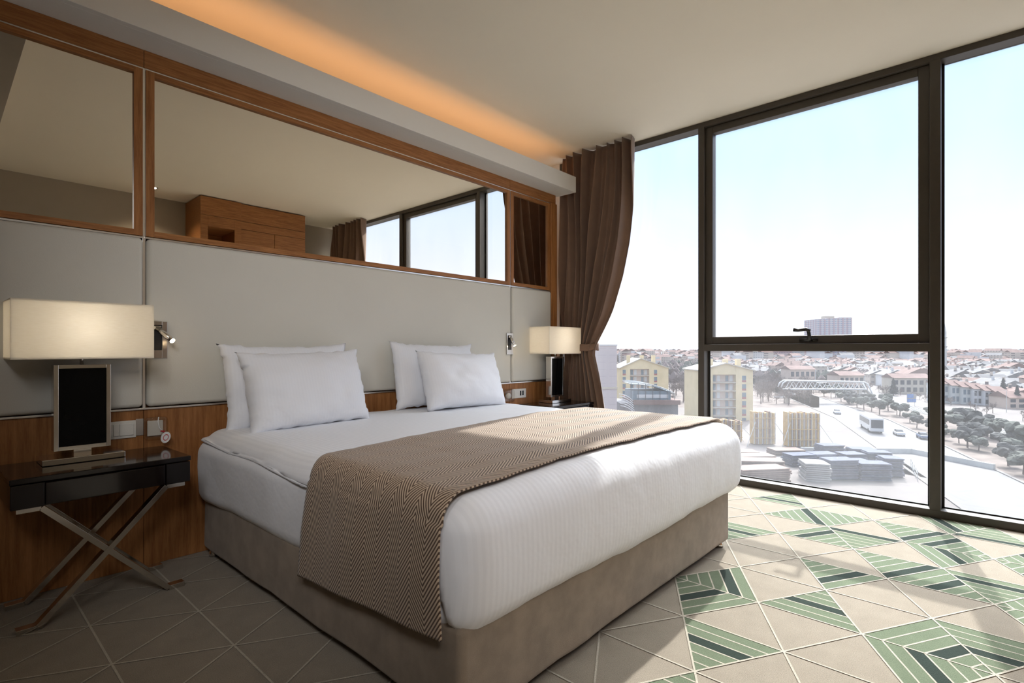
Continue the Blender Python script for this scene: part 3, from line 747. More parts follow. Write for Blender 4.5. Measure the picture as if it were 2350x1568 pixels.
# ------------------------------------------------------------------ outdoors: the street seven floors below
GZ = -20.0
CO, SI = math.cos(YAW), math.sin(YAW)
def at(u, Z, z=GZ):
    """ground position at depth Z (metres from the window side of the hotel) in the direction u"""
    t = (u-1175)/FPX; return Vector((Z*(CO+t*SI), Z*(SI-t*CO), z))
def hz(v, Z): return CAM_H-(v-HORIZON)*Z/FPX
FACE = -(PI/2-YAW)
g = MB(); g.box(12, 9000, -6000, 9000, GZ-1, GZ, 0)
og = mk('ground', g, 'ground_pale'); og['kind'] = 'structure'
kerb = [(20, -37), (60, -22.5), (114.5, -3.9), (190.8, 22.2), (262, 55.6), (400, 125), (800, 330), (1600, 740)]
def offs(pl, d):
    o = []
    for i, p in enumerate(pl):
        a, b_ = pl[max(0, i-1)], pl[min(len(pl)-1, i+1)]; dx, dy = b_[0]-a[0], b_[1]-a[1]; L = math.hypot(dx, dy)
        o.append((p[0]-dy/L*d, p[1]+dx/L*d))
    return o
def strip(name, d0, d1, z0, z1, m):
    a, b_ = offs(kerb, d0), offs(kerb, d1); k = MB(); n_ = len(a)
    v = [(x, y, z1) for x, y in a]+[(x, y, z1) for x, y in b_]+[(x, y, z0) for x, y in a]+[(x, y, z0) for x, y in b_]
    f = []
    for i in range(n_-1): f += [(i, i+1, n_+i+1, n_+i), (2*n_+i+1, 2*n_+i, i, i+1), (3*n_+i, 3*n_+i+1, n_+i+1, n_+i)]
    k.add(v, f); o = mk(name, k, m); o['kind'] = 'structure'; return o
strip('road', .0, 13.5, GZ, GZ+.03, 'asphalt_pale'); strip('kerb', -.5, 0, GZ, GZ+.18, 'kerb'); strip('verge', -15.5, -.5, GZ, GZ+.10, 'verge_brown')
strip('tram_track', -23, -17, GZ, GZ+.12, 'track_grey'); strip('service_road', -34, -25, GZ, GZ+.04, 'asphalt_pale'); strip('kerb', 13.5, 14, GZ, GZ+.15, 'kerb')
for d in (-18.2, -19.6, -20.6, -22.0): strip('tram_rail', d, d+.25, GZ+.12, GZ+.3, 'steel_pale')
cum = [0]
for a, b_ in zip(kerb, kerb[1:]): cum.append(cum[-1]+math.hypot(b_[0]-a[0], b_[1]-a[1]))
def along(s, d):
    """point at distance s along the kerb, offset d to its left"""
    for i in range(len(kerb)-1):
        if s <= cum[i+1] or i == len(kerb)-2:
            t = (s-cum[i])/(cum[i+1]-cum[i]); a, b_ = kerb[i], kerb[i+1]; dx, dy = b_[0]-a[0], b_[1]-a[1]; L = math.hypot(dx, dy)
            return Vector((a[0]+dx*t-dy/L*d, a[1]+dy*t+dx/L*d, GZ)), math.atan2(dy, dx)
def inview(p, lo=1340, hi=2400):
    Z = p.x*CO+p.y*SI; x = p.x*SI-p.y*CO
    return Z > 0 and lo < 1175+FPX*x/Z < hi
def uvof(p):
    Z = p.x*CO+p.y*SI; x = p.x*SI-p.y*CO; return 1175+FPX*x/Z, Z
# hills and far town
h = MB()
def hill(u0, u1, Zc, dep, tops, seedv):
    def fn(u, v):
        uu = u0+(u1-u0)*u; Z = Zc+dep*(v-.5)
        e = math.sin(PI*v)
        i = min(len(tops)-2, int(u*(len(tops)-1))); t = u*(len(tops)-1)-i; t = t*t*(3-2*t)
        H = tops[i]*(1-t)+tops[i+1]*t
        return at(uu, Z, GZ-1+(H+5*nz((uu*.02, Z*.002, 0), 1, seedv))*e)
    return MB().grid(60, 10, fn)
o = mk('hill', hill(1280, 2100, 3600, 1500, [34, 36, 40, 36, 30, 24, 20, 22], 1), 'hill_haze', smooth=True); tag(o, 'low hazy ridge on the horizon behind the curtain side of the city', 'hill')
o = mk('hill', hill(2060, 2600, 5200, 2600, [18, 70, 100, 122, 128, 110], 2), 'hill_haze', smooth=True); tag(o, 'pale hazy hill on the horizon at the right end of the view', 'hill')

# --- trees
def leafcrown(n_, r, hgt, seed, squash=.8):
    rnd = random.Random(seed); k = MB()
    for i in range(n_):
        a = rnd.random()*2*PI; rr = r*math.sqrt(rnd.random())*.75; z = hgt+rnd.uniform(-.45, .55)*r*squash
        c = Vector((rr*math.cos(a), rr*math.sin(a), z)); q = r*rnd.uniform(.28, .5)
        bm = bmesh.new(); bmesh.ops.create_icosphere(bm, subdivisions=2, radius=q)
        vs_ = []
        for v in bm.verts:
            p = v.co*(1+.5*noise.noise(v.co*3/q+Vector((i, seed, 0)))); p.z *= squash; vs_.append(tuple(p+c))
        k.add(vs_, [tuple(v.index for v in f.verts) for f in bm.faces]); bm.free()
    return k
def greentree(seed, r, hgt, m='leaf_green'):
    t = thing('tree', 'leafy tree', 'tree', (0, 0, 0), local=True)
    mk('crown', leafcrown(11, r, hgt, seed), m, t)
    mk('trunk', MB().tube([(0, 0, 0), (.1, 0, hgt*.5), (0, .1, hgt)], [.18, .14, .08], 7), 'bark_grey', t)
    return t
def firtree(seed, hgt):
    t = thing('fir_tree', 'fir', 'tree', (0, 0, 0), local=True); rnd = random.Random(seed); k = MB(); n_ = 14
    for i in range(9):
        z = hgt*(.12+.86*i/9); r = hgt*.30*(1-i/9.5)+.15; ring = [(0, 0, z+hgt*.17)]
        for j in range(n_): a = 2*PI*j/n_+i; q = r*(1 if j % 2 else .66)*rnd.uniform(.85, 1.15); ring.append((q*math.cos(a), q*math.sin(a), z-.12*r*(j % 2)))
        k.add(ring, [(0, 1+j, 1+(j+1) % n_) for j in range(n_)]+[tuple(range(n_, 0, -1))])
    mk('crown', k, 'leaf_dark', t); mk('trunk', MB().tube([(0, 0, 0), (0, 0, hgt*.9)], [.2, .05], 7), 'bark_grey', t); return t
def baretree(seed, hgt):
    rnd = random.Random(seed); k = MB(); tk = MB()
    def br(p, d, L, r, dep):
        q = p+d*L; (tk if dep < 1 else k).tube([p, q], [r, r*.6], 3 if dep else 6, cap=False)
        if dep >= 4: return
        for i in range(5 if dep < 3 else 6):
            a = Vector((rnd.gauss(0, 1), rnd.gauss(0, 1), rnd.gauss(.25, .6))).normalized(); br(p+d*L*rnd.uniform(.45, 1), (d*.8+a*.85).normalized(), L*rnd.uniform(.5, .72), r*.55, dep+1)
    br(Vector((0, 0, 0)), Vector((0, 0, 1)), hgt*.36, hgt*.022, 0)
    t = thing('bare_tree', 'bare', 'tree', (0, 0, 0), local=True); mk('branches', k, 'twig_grey', t); mk('trunk', tk, 'bark_grey', t); return t
def scatter(protos, spots_, label, group, used=set()):
    for (p, s_) in spots_:
        i = random.randrange(len(protos)); o = protos[i]
        if id(o) not in used: used.add(id(o)); r = o
        else: r = copy_tree(o)
        keep_alive.append(o)
        r.location = p; r.rotation_euler = (0, 0, random.uniform(0, 6.28)); r.scale = (s_, s_, s_*random.uniform(.85, 1.15))
        tag(r, label, 'tree', group)
keep_alive = []
gt = [greentree(i, 2.3, 3.0, ['leaf_green', 'leaf_dark'][i % 2]) for i in range(5)]
sp_ = []
for s in range(75, 420, 5):
    for d in (-3.5, -8, -12.5):
        if random.random() < (.62 if s < 190 else .5):
            p, _ = along(s+random.uniform(-2, 2), d+random.uniform(-1.5, 1.5))
            if inview(p, 1850, 2400): sp_.append((p, random.uniform(.65, 1.05)*(1.2 if s < 175 and d < -5 else 1)))
scatter(gt, sp_, 'small round evergreen tree on the brown strip beside the road', 'evergreens along the road')
bt = [baretree(20+i, 8) for i in range(4)]
sp_ = []
for i in range(105):
    Z = random.uniform(195, 420); u = random.uniform(1738, 1868)
    sp_.append((at(u, Z), random.uniform(.8, 1.35)))
for i in range(55):
    Z = random.uniform(200, 420); u = random.uniform(1536, 1632); sp_.append((at(u, Z), random.uniform(.9, 1.5)))
bt_used = [(p, s) for p, s in sp_]
scatter(bt, bt_used, 'bare grey tree in the wooded plot behind the yellow buildings', 'bare trees')
ft = [firtree(3, 8), firtree(4, 9)]
sp_ = [(at(2302, 200), 1.1), (at(2334, 188), 1.0), (at(2345, 196), .9), (at(2050, 240), 1.0), (at(2215, 205), .7), (at(2262, 200), .7), (at(2238, 235), .6), (at(1985, 250), .7), (at(2322, 205), .8)]
for (p, s_), lb in zip(sp_, ['largest dark fir tree, before the right end of the white row houses', 'dark fir tree just right of the largest one', 'dark fir tree cut by the right edge of the view', 'tall dark fir in front of the long cream building', 'small dark fir before the left half of the row houses', 'small dark fir before the right half of the row houses', 'small dark fir poking out above the row house roofs', 'dark fir beside the right end of the footbridge', 'low dark fir between the two largest firs']):
    o = copy_tree(ft[0] if s_ < 1.05 else ft[1]); o.location = p; o.rotation_euler = (0, 0, random.uniform(0, 6)); o.scale = (s_, s_, s_); tag(o, lb, 'tree', 'fir trees')
for o in ft:
    for c in list(o.children): bpy.data.objects.remove(c)
    bpy.data.objects.remove(o)
bt2 = []
for i in range(26):
    p, _ = along(random.uniform(110, 330), -38+random.uniform(-2, 4)); bt2.append((p, random.uniform(.45, .75)))
scatter(bt, bt2, 'bare street tree in the line in front of the row houses', 'bare street trees', set(id(x) for x in bt))

# --- far housing field
def house(seed, m):
    rnd = random.Random(seed); k = MB(); L, Wd, H = rnd.uniform(9, 14), rnd.uniform(8, 10), rnd.choice([5.2, 5.8, 7.5]); rh = rnd.uniform(1.6, 2.6)
    k.box(-L/2, L/2, -Wd/2, Wd/2, 0, H, 0); e = .5
    k.add([(-L/2-e, -Wd/2-e, H-.1), (L/2+e, -Wd/2-e, H-.1), (L/2+e, Wd/2+e, H-.1), (-L/2-e, Wd/2+e, H-.1), (-L/2-e, 0, H+rh), (L/2+e, 0, H+rh)], [(0, 1, 5, 4), (2, 3, 4, 5), (0, 4, 3), (1, 2, 5), (0, 3, 2, 1)], 1)
    x = rnd.uniform(-L/3, L/3); k.box(x, x+.8, .5, 1.3, H, H+rh+1.2, 0)
    if rnd.random() < .5: k.box(-x-1, -x+1.4, -Wd/2-.3, -Wd/2+2, H-.3, H+rh*.9, 0)
    me = mk('house', k, [m, rnd.choice(['roof_brown', 'roof_brown', 'roof_grey'])]); return me
hp = [house(i, ['house_wall', 'house_wall_pink', 'white_render', 'house_wall'][i % 4]) for i in range(9)]
cand = []
for ti_ in range(0, 44):
    d = -60-ti_*17
    for si in range(0, 70):
        s = 40+si*15.5+(ti_ % 2)*4
        p, a = along(s, d)
        if not inview(p, 1645, 2390): continue
        u, Z = uvof(p)
        if Z < 195 or (abs(u-2097) < 48 and Z > 440 and Z < 620): continue
        p = p+Vector((random.uniform(-2, 2), random.uniform(-2, 2), 0)); cand.append((Z, p, a+random.choice([0, 0, PI/2])+random.uniform(-.08, .08), random.uniform(.85, 1.2)))
for i in range(240):
    Z = random.uniform(380, 900); u = random.uniform(1640, 1900); cand.append((Z, at(u, Z), random.uniform(0, 3), random.uniform(.8, 1.2)))
cand.sort(key=lambda c: c[0])
first = set()
for i, (Z, p, a, s_) in enumerate(cand[:290]):
    k = i % len(hp)
    o = hp[k] if k not in first else hp[k].copy()
    if k in first: col.objects.link(o)
    first.add(k); o.location = p; o.rotation_euler = (0, 0, a); o.scale = (s_, s_, s_)
    tag(o, 'small pitched roof house in the dense housing field across the road', 'house', 'houses of the housing field')
rest = MB()
def lowhouse(k, p, a, s_, H=6):
    c_, n_ = math.cos(a), math.sin(a); L, Wd = 5.5*s_, 4.4*s_
    pts = [(-L, -Wd), (L, -Wd), (L, Wd), (-L, Wd)]; q = [(p.x+x*c_-y*n_, p.y+x*n_+y*c_) for x, y in pts]
    v = [(x, y, GZ) for x, y in q]+[(x, y, GZ+H*s_) for x, y in q]
    k.add(v, [(0, 1, 5, 4), (1, 2, 6, 5), (2, 3, 7, 6), (3, 0, 4, 7)], random.choice([0, 0, 2]))
    m1 = ((q[0][0]+q[3][0])/2, (q[0][1]+q[3][1])/2, GZ+(H+2.2)*s_); m2 = ((q[1][0]+q[2][0])/2, (q[1][1]+q[2][1])/2, GZ+(H+2.2)*s_)
    k.add([v[4], v[5], v[6], v[7], m1, m2], [(0, 1, 5, 4), (2, 3, 4, 5), (0, 4, 3), (1, 2, 5)], 1 if random.random() < .75 else 3)
for Z, p, a, s_ in cand[290:]: lowhouse(rest, p, a, s_)
for i in range(2600):
    Z = 700*(4.2**random.random()); u = random.uniform(1380, 2380); lowhouse(rest, at(u, Z), random.uniform(0, 3), random.uniform(.8, 1.6), random.choice([6, 6, 9, 12]))
o = mk('distant_town', rest, ['house_wall', 'roof_brown', 'white_render', 'roof_grey']); tag(o, 'mass of tiny roofs fading into the horizon', 'town', kind='stuff')
tw = MB()
for i in range(1500):
    Z = 330*(5**random.random()); u = random.uniform(1380, 2380); p = at(u, Z); r = random.uniform(2, 4.5)
    if abs(u-2097) < 45: continue
    n_ = 6; tw.add([tuple(p+Vector((0, 0, r*1.9)))]+[tuple(p+Vector((r*math.cos(2*PI*j/n_)*random.uniform(.7, 1.2), r*math.sin(2*PI*j/n_), r*random.uniform(.5, 1.1)))) for j in range(n_)]+[tuple(p+Vector((r*.7*math.cos(2*PI*j/n_), r*.7*math.sin(2*PI*j/n_), 0))) for j in range(n_)],
        [(0, 1+j, 1+(j+1) % n_) for j in range(n_)]+[(1+j, 7+j, 7+(j+1) % n_, 1+(j+1) % n_) for j in range(n_)], i % 2)
o = mk('distant_trees', tw, ['twig_grey', 'leaf_green']); tag(o, 'scattered bare and green trees between the distant roofs', 'trees', kind='stuff')

# --- towers and blocks
def block(name, label, u0, u1, Z, vtop, m, yaw=0, group=None, depth=None, cat='building', steps=None):
    c_ = at((u0+u1)/2, Z); wd = (u1-u0)*Z/FPX; H = hz(vtop, Z)-GZ; dp_ = depth or wd*.7
    r = thing(name, label, cat, c_, group, FACE+yaw, local=True)
    if steps:
        for j, (a, b_, hh) in enumerate(steps): mk('wing', bx(-wd/2+wd*a, -wd/2+wd*b_, 0, dp_, 0, H*hh), m, r)
    else: mk('walls', bx(-wd/2, wd/2, 0, dp_, 0, H), m, r)
    mk('roof_house', bx(-wd*.15, wd*.12, dp_*.3, dp_*.6, H*.99, H+3), 'cream_render', r)
    return r
block('apartment_tower', 'tall pale tower with pinkish stripes standing above the skyline', 1876, 1955, 772, 729, 'tower_facade', steps=[(0, .30, .965), (.30, .62, .985), (.62, 1, 1.0)])
for i, (u0, u1, vt, m) in enumerate([(1716, 1752, 808, 'cream'), (1756, 1784, 806, 'pink'), (1786, 1818, 804, 'pink'), (1822, 1846, 805, 'cream'), (1848, 1872, 806, 'pink')]):
    block('apartment_block', ['cream block at the left end of the far row of blocks', 'pink block second from the left in the far row', 'pink block in the middle of the far row of blocks', 'cream block second from the right in the far row', 'pink block in the far row nearest to the tall tower'][i], u0, u1, 700+i*12, vt, 'block_facade_'+m, R(4*i-8), 'far row of apartment blocks')
# concrete stair core near the hotel
ct = thing('concrete_tower', 'pale pink block tower just right of the tied curtain', 'building', at(1392, 120), None, FACE+R(12), local=True)
wd = 5.0; H = hz(794, 120)-GZ
mk('walls', bx(-wd/2, wd/2, 0, 4.0, 0, H), 'core_blocks', ct); mk('parapet', bx(-wd/2-.1, wd/2+.1, -.1, 4.1, H, H+.35), 'white_render', ct)
mk('ledge', bx(-wd/2-.15, wd/2+.1, -.15, 4.1, H*.55, H*.57), 'cream_render', ct)
# yellow apartment buildings
def yellow(label, u0, u1, Z, vpk, vev, bay, floors, pitch_px, v0, strips, winu=None):
    r = thing('apartment_building', label, 'building', at((u0+u1)/2, Z), 'yellow apartment buildings with blue balconies', FACE, local=True)
    k = Z/FPX; um = (u0+u1)/2; wd = (u1-u0)*k; He = hz(vev, Z)-GZ; Hp = hz(vpk, Z)-GZ; dpt = 14
    X = lambda u: (u-um)*k
    b0, b1 = X(bay[0]), X(bay[1]); zt = hz(v0, Z)-GZ; zb = zt-floors*pitch_px*k; pit = pitch_px*k
    m_ = MB(); m_.box(-wd/2, b0, 0, dpt, 0, He); m_.box(b1, wd/2, 0, dpt, 0, He); m_.box(b0, b1, 0, dpt, 0, zb); m_.box(b0, b1, 0, dpt, zt, He); m_.box(b0, b1, 1.4, dpt, zb, zt)
    pk = X(bay[0]+(bay[1]-bay[0])*.55)
    m_.add([(-wd/2, 0, He), (wd/2, 0, He), (pk, 0, Hp), (-wd/2, dpt, He), (wd/2, dpt, He), (pk, dpt, Hp)], [(0, 1, 2), (5, 4, 3)])
    mk('walls', m_, 'yellow_render', r)
    rf = MB(); e = .5
    for xa, za, xb, zb_ in ((-wd/2-e, He-.2, pk, Hp+.02), (pk, Hp+.02, wd/2+e, He-.2)):
        rf.add([(xa, -e, za), (xb, -e, zb_), (xb, dpt+e, zb_), (xa, dpt+e, za), (xa, -e, za+.3), (xb, -e, zb_+.3), (xb, dpt+e, zb_+.3), (xa, dpt+e, za+.3)], [(0, 3, 2, 1), (4, 5, 6, 7), (0, 1, 5, 4), (1, 2, 6, 5), (2, 3, 7, 6), (3, 0, 4, 7)])
    mk('roof', rf, 'cream_render', r)
    for x in (pk-wd*.25, pk+.6, pk+wd*.28): mk('chimney', bx(x, x+1.2, 2.5, 4.0, He, Hp+1.3), 'yellow_render', r)
    for f in range(floors):
        z = zt-(f+1)*pit
        bl_ = mk('balcony', bx(b0, b1, -.05, 1.4, z, z+.18), 'cream_render', r); bw = (b1-b0)
        mk('rail', MB().box(b0+.05, b0+bw*.47, .0, .06, z+.18, z+.95), 'blue_rail', bl_); mk('rail', MB().box(b0+bw*.52, b1-.05, .0, .06, z+.18, z+.95), 'blue_rail', bl_)
        mk('back_wall', bx(b0, b1, 1.36, 1.39, z+.18, z+pit), 'peach_render', r)
        for q in (.06, .25, .62, .80): mk('window', bx(b0+bw*q, b0+bw*(q+.13), 1.30, 1.36, z+.4, z+pit-.35), 'white_render' if q in (.25, .8) else 'window_blue', r)
    for su in strips:
        xa, xb = X(su[0]), X(su[1])
        for f in range(floors):
            z = zt-(f+1)*pit+.1; mk('window', bx(xa, xb, -.04, .02, z+.75, z+pit-.45), 'window_blue', r); mk('spandrel', bx(xa, xb, -.04, .02, z+.15, z+.73), 'red_panel', r)
    return r
yellow('yellow apartment building with blue balcony rails right of the window post', 1606, 1728, 156, 835, 850, (1636, 1689), 6, 19.3, 860, [(1703, 1712)])
yellow('yellow apartment building with red strips left of the window post', 1424, 1534, 199, 824, 845, (1446, 1490), 5, 16.0, 847, [(1429, 1436), (1501, 1508)])
# glass roofed hall
r = thing('glass_hall', 'low hall with curved glass and steel roof left of the window post', 'building', at(1497, 130), None, FACE, local=True); k = 130/FPX
X = lambda u: (u-1497)*k; Zv = lambda v: hz(v, 130)-GZ
mk('base', bx(X(1422), X(1556), 0, 12, 0, Zv(925)), 'track_grey', r); mk('terrace', bx(X(1452), X(1558), -1.2, 12, Zv(928), Zv(918)), 'roof_brown', r)
mk('glass_wall', bx(X(1454), X(1540), .3, 10, Zv(918), Zv(898)), 'window_blue', r); mk('white_band', bx(X(1462), X(1534), .2, .3, Zv(914), Zv(906)), 'white_render', r)
def roofc(off, y0=0):
    return [(X(1448)+(X(1548)-X(1448))*t, y0, Zv(882)+off-(Zv(882)-Zv(906))*t**2.2) for t in [i/12 for i in range(13)]]
rp = MB().grid(12, 1, lambda u, v: (roofc(0)[round(u*12)][0], v*10, roofc(0)[round(u*12)][2]))
mk('curved_roof', rp, 'window_blue', r, solid=.1)
for y in (0, 3.3, 6.6, 10):
    mk('roof_rib', MB().tube([Vector(p)+Vector((0, 0, .35)) for p in roofc(0, y)], .12, 6), 'steel_pale', r)
for i in range(0, 13, 2):
    p = roofc(0)[i]; mk('post', MB().tube([(p[0], -.05, Zv(918)), (p[0], -.05, p[2]+.3)], .07, 6), 'window_dark', r)
for i in range(6):
    pts = [(X(1420)+(X(1452)-X(1420))*t, -.5-.3*i, Zv(904)-i*.55-(1.7)*t**2) for t in (0, .25, .5, .75, 1)]
    mk('arched_rib', MB().tube(pts, .1, 6), 'white_render', r)
# dome and minaret
r = thing('dome_building', 'large pale dome rising from the brown roofs', 'building', at(2097, 530), None, FACE, local=True); Rr = 38*530/FPX
hd = hz(828, 530)-hz(851, 530)
mk('drum', MB().tube([(0, Rr, 0), (0, Rr, hz(850, 530)-GZ)], Rr, 40), 'cream_render', r)
mk('dome', MB().tube([(0, Rr, hz(851, 530)-GZ+hd*math.sin(a)) for a in [i*PI/2/12 for i in range(12)]], [Rr*math.cos(i*PI/2/12) for i in range(12)], 40), 'dome_pale', r, smooth=True)
r = thing('minaret', 'slim white minaret seen beside the right window post', 'tower', at(2168, 400), None, 0, local=True); T = hz(742, 400)-GZ
mk('shaft', MB().tube([(0, 0, 0), (0, 0, T*.82)], [1.4, 1.1], 12), 'dome_pale', r); mk('spire', MB().tube([(0, 0, T*.82), (0, 0, T)], [1.2, .05], 12), 'dome_pale', r)
for q in (.55, .72): mk('balcony', MB().tube([(0, 0, T*q), (0, 0, T*q+.8)], [1.3, 2.0], 12), 'dome_pale', r)
# row houses
def rowhouse(label, u0, u1, Z, vt, wall, roof, yaw, nwin, glazed, seed):
    k = Z/FPX; wd = (u1-u0)*k; H = hz(vt, Z)-GZ
    r = thing('row_house', label, 'house', at((u0+u1)/2, Z), 'row houses across the road', FACE+yaw, local=True)
    mk('walls', bx(-wd/2, wd/2, 0, 9, 0, H), wall, r)
    mk('roof', MB().add([(-wd/2-.3, -.6, H), (wd/2+.3, -.6, H), (wd/2+.3, 9.5, H), (-wd/2-.3, 9.5, H), (-wd/2-.3, 4.5, H+2), (wd/2+.3, 4.5, H+2)], [(0, 1, 5, 4), (2, 3, 4, 5), (0, 4, 3), (1, 2, 5), (0, 3, 2, 1)]), roof, r)
    for f in range(2):
        z = H*(.12+.46*f)
        for i in range(nwin):
            a = -wd/2+wd*(i+.18)/nwin; w_ = mk('window', bx(a, a+wd/nwin*.62, -.06, .02, z, z+H*.28), 'window_blue' if glazed else 'window_dark', r)
    mk('divider', bx(wd/2-.15, wd/2+.05, -.4, .02, 0, H), 'white_render', r)
    return r
lab = ['at the left end', 'second from left', 'third from left', 'fourth from left', 'fifth from left', 'at the right end']
for i in range(6):
    rowhouse('white two storey row house with brown roof, %s of the row' % lab[i], 2160+i*25.5, 2160+(i+1)*25.5-1, 206-i*2.4, 881+i*4.0, 'white_render' if i > 2 else 'dome_pale', 'roof_brown', R(-9), 3, i < 3, i)
rowhouse('beige house with wide brown roof at the right edge of the view', 2318, 2372, 186, 913, 'peach_render', 'roof_brown', R(-6), 3, False, 9)
rowhouse('long cream building with brown roof below the dome', 2052, 2134, 250, 868, 'cream_render', 'roof_brown', R(-6), 6, False, 10)
rowhouse('peach building with brown roof behind the footbridge', 1925, 1985, 262, 862, 'peach_render', 'roof_brown', R(6), 5, False, 11)
rowhouse('pinkish building with brown roof over the left half of the footbridge', 1812, 1872, 300, 848, 'peach_render', 'roof_brown', R(4), 5, False, 12)
# footbridge
BRG = 'vehicle_white'
fb = thing('footbridge', 'white steel truss footbridge spanning the road', 'bridge', at(1895, 207), None, FACE, local=True); k = 207/FPX
X = lambda u: (u-1895)*k; Zv = lambda v: hz(v, 207)-GZ
mk('deck', bx(X(1800), X(1985), -1.2, 1.2, Zv(895), Zv(892)), 'steel_pale', fb)
for y in (-1.25, 1.25):
    pts = [(X(1789), y, Zv(889)), (X(1793), y, Zv(879)), (X(1802), y, Zv(873.5))]+[(X(1802)+(X(1978)-X(1802))*i/8, y, Zv(873.5+3*i/8)) for i in range(1, 9)]+[(X(1986), y, Zv(881)), (X(1992), y, Zv(893)), (X(1999), y, Zv(908)), (X(2006), y, Zv(918))]
    mk('arch_chord', MB().tube(pts, .28, 8), BRG, fb, smooth=True)
    mk('bottom_chord', MB().tube([(X(1800), y, Zv(893)), (X(1985), y, Zv(893))], .2, 6), BRG, fb)
    for i in range(8):
        a = X(1806)+(X(1978)-X(1806))*i/8; c_ = X(1806)+(X(1978)-X(1806))*(i+1)/8; md = (a+c_)/2
        mk('brace', MB().tube([(a, y, Zv(893)), (md, y, Zv(875)), (c_, y, Zv(893))], .13, 6), BRG, fb)
for u in (1806, 1972): mk('pier', bx(X(u)-.5, X(u)+.5, -.8, .8, 0, Zv(893)), 'cream_render', fb)
mk('stair', MB().add([(X(1985), -1, Zv(895)), (X(2012), -1, 0), (X(2012), 1, 0), (X(1985), 1, Zv(895)), (X(1985), -1, Zv(892)), (X(2014), -1, .4), (X(2014), 1, .4), (X(1985), 1, Zv(892))], [(0, 3, 2, 1), (4, 5, 6, 7), (0, 1, 5, 4), (1, 2, 6, 5), (2, 3, 7, 6), (3, 0, 4, 7)]), 'steel_pale', fb)
# road sign
sg_ = thing('road_sign', 'blue and white direction sign board beside the tram track', 'sign', at(2092, 195), None, FACE, local=True); k = 195/FPX
for x in (-1.2, 1.2): mk('post', MB().tube([(x, .1, 0), (x, .1, 4.4)], .09, 6), 'steel_pale', sg_)
mk('board', bx(-1.7, 1.7, 0, .08, 1.4, 4.6), 'slab_white', sg_); mk('blue_panel', bx(-1.6, .7, -.03, 0, 3.0, 4.5), 'sign_blue', sg_); mk('blue_panel', bx(-1.6, 1.6, -.03, 0, 1.5, 2.7), 'sign_blue', sg_)
# lamp posts
for i, (u, Z) in enumerate([(1972, 205), (2142, 175), (2240, 170), (2310, 176)]):
    l = thing('street_light', 'thin street light pole along the far side of the road', 'street light', at(u, Z), 'street lights', FACE, local=True)
    mk('pole', MB().tube([(0, 0, 0), (0, 0, 7.2)], [.1, .06], 6), 'steel_pale', l); mk('arm', MB().tube([(0, 0, 7.1), (-1.2, 0, 7.5)], .05, 6), 'steel_pale', l)

# vehicles
def wheel(parent, x, y, r_=.5): 
    mk('wheel', MB().tube([(x, y-.14, r_), (x, y+.14, r_)], r_, 14), 'tyre_black', parent)
pos, ang = along(159, 5.0)
bus = thing('coach_bus', 'white coach driving on the road towards the hotel', 'bus', at(1999, 137, GZ+.03), None, ang+PI, local=True); bus.scale = (1.18, 1.15, 1.12)
def bd(p, nrm): return p
mk('body', MB().softbox(-5.6, 5.6, -1.25, 1.25, .45, 3.5, .22, .8), 'vehicle_white', bus, smooth=True)
mk('side_windows', MB().box(-5.2, 4.7, -1.29, 1.29, 1.75, 2.95), 'vehicle_glass', bus, bevel=.1); mk('windscreen', MB().box(5.4, 5.66, -1.1, 1.1, 1.25, 3.1), 'vehicle_glass', bus, bevel=.08)
for x in (-3.2, 3.6):
    for y in (-1.15, 1.15): wheel(bus, x, y)
def car(label, p, a, m):
    c_ = thing('car', label, 'car', p, 'cars on the road', a, local=True)
    mk('body', MB().softbox(-2.1, 2.1, -.85, .85, .3, .95, .18, .6), m, c_, smooth=True)
    mk('cabin', MB().add([(-1.4, -.75, .9), (1.2, -.75, .9), (1.2, .75, .9), (-1.4, .75, .9), (-1.0, -.62, 1.42), (.4, -.62, 1.42), (.4, .62, 1.42), (-1.0, .62, 1.42)], [(4, 5, 6, 7), (0, 1, 5, 4), (1, 2, 6, 5), (2, 3, 7, 6), (3, 0, 4, 7)]), 'vehicle_glass', c_, bevel=.05)
    mk('roof', bx(-.95, .35, -.6, .6, 1.42, 1.46), m, c_)
    for x in (-1.3, 1.3):
        for y in (-.75, .75): wheel(c_, x, y, .32)
car('white car following the coach on the road', at(2063, 129, GZ+.03), ang+PI, 'vehicle_white'); car('white car farther back on the road, left of the coach', at(1921, 172, GZ+.03), ang+PI, 'vehicle_white')
car('pale van half hidden by the right window post', at(2118, 124, GZ+.03), ang+PI, 'vehicle_blue'); 
for (u, Z), lb in zip(((1800, 235), (1815, 240), (1788, 226), (1950, 212), (2020, 205), (1842, 250)), ('parked car below the left foot of the footbridge', 'parked car second from the left under the footbridge', 'parked car at the left end, next to the bare trees', 'parked car under the right part of the footbridge', 'parked car right of the footbridge stair', 'parked car farthest back under the footbridge')):
    c_ = thing('car', 'parked car', 'car', at(u, Z), 'parked cars beyond the construction site', random.uniform(0, 3), local=True)
    mk('body', MB().softbox(-2.1, 2.1, -.85, .85, .3, .95, .18, .6), 'vehicle_white', c_, smooth=True); mk('cabin', bx(-1.1, .7, -.7, .7, .95, 1.4), 'vehicle_glass', c_, bevel=.1)
    c_['label'] = 'small white '+lb

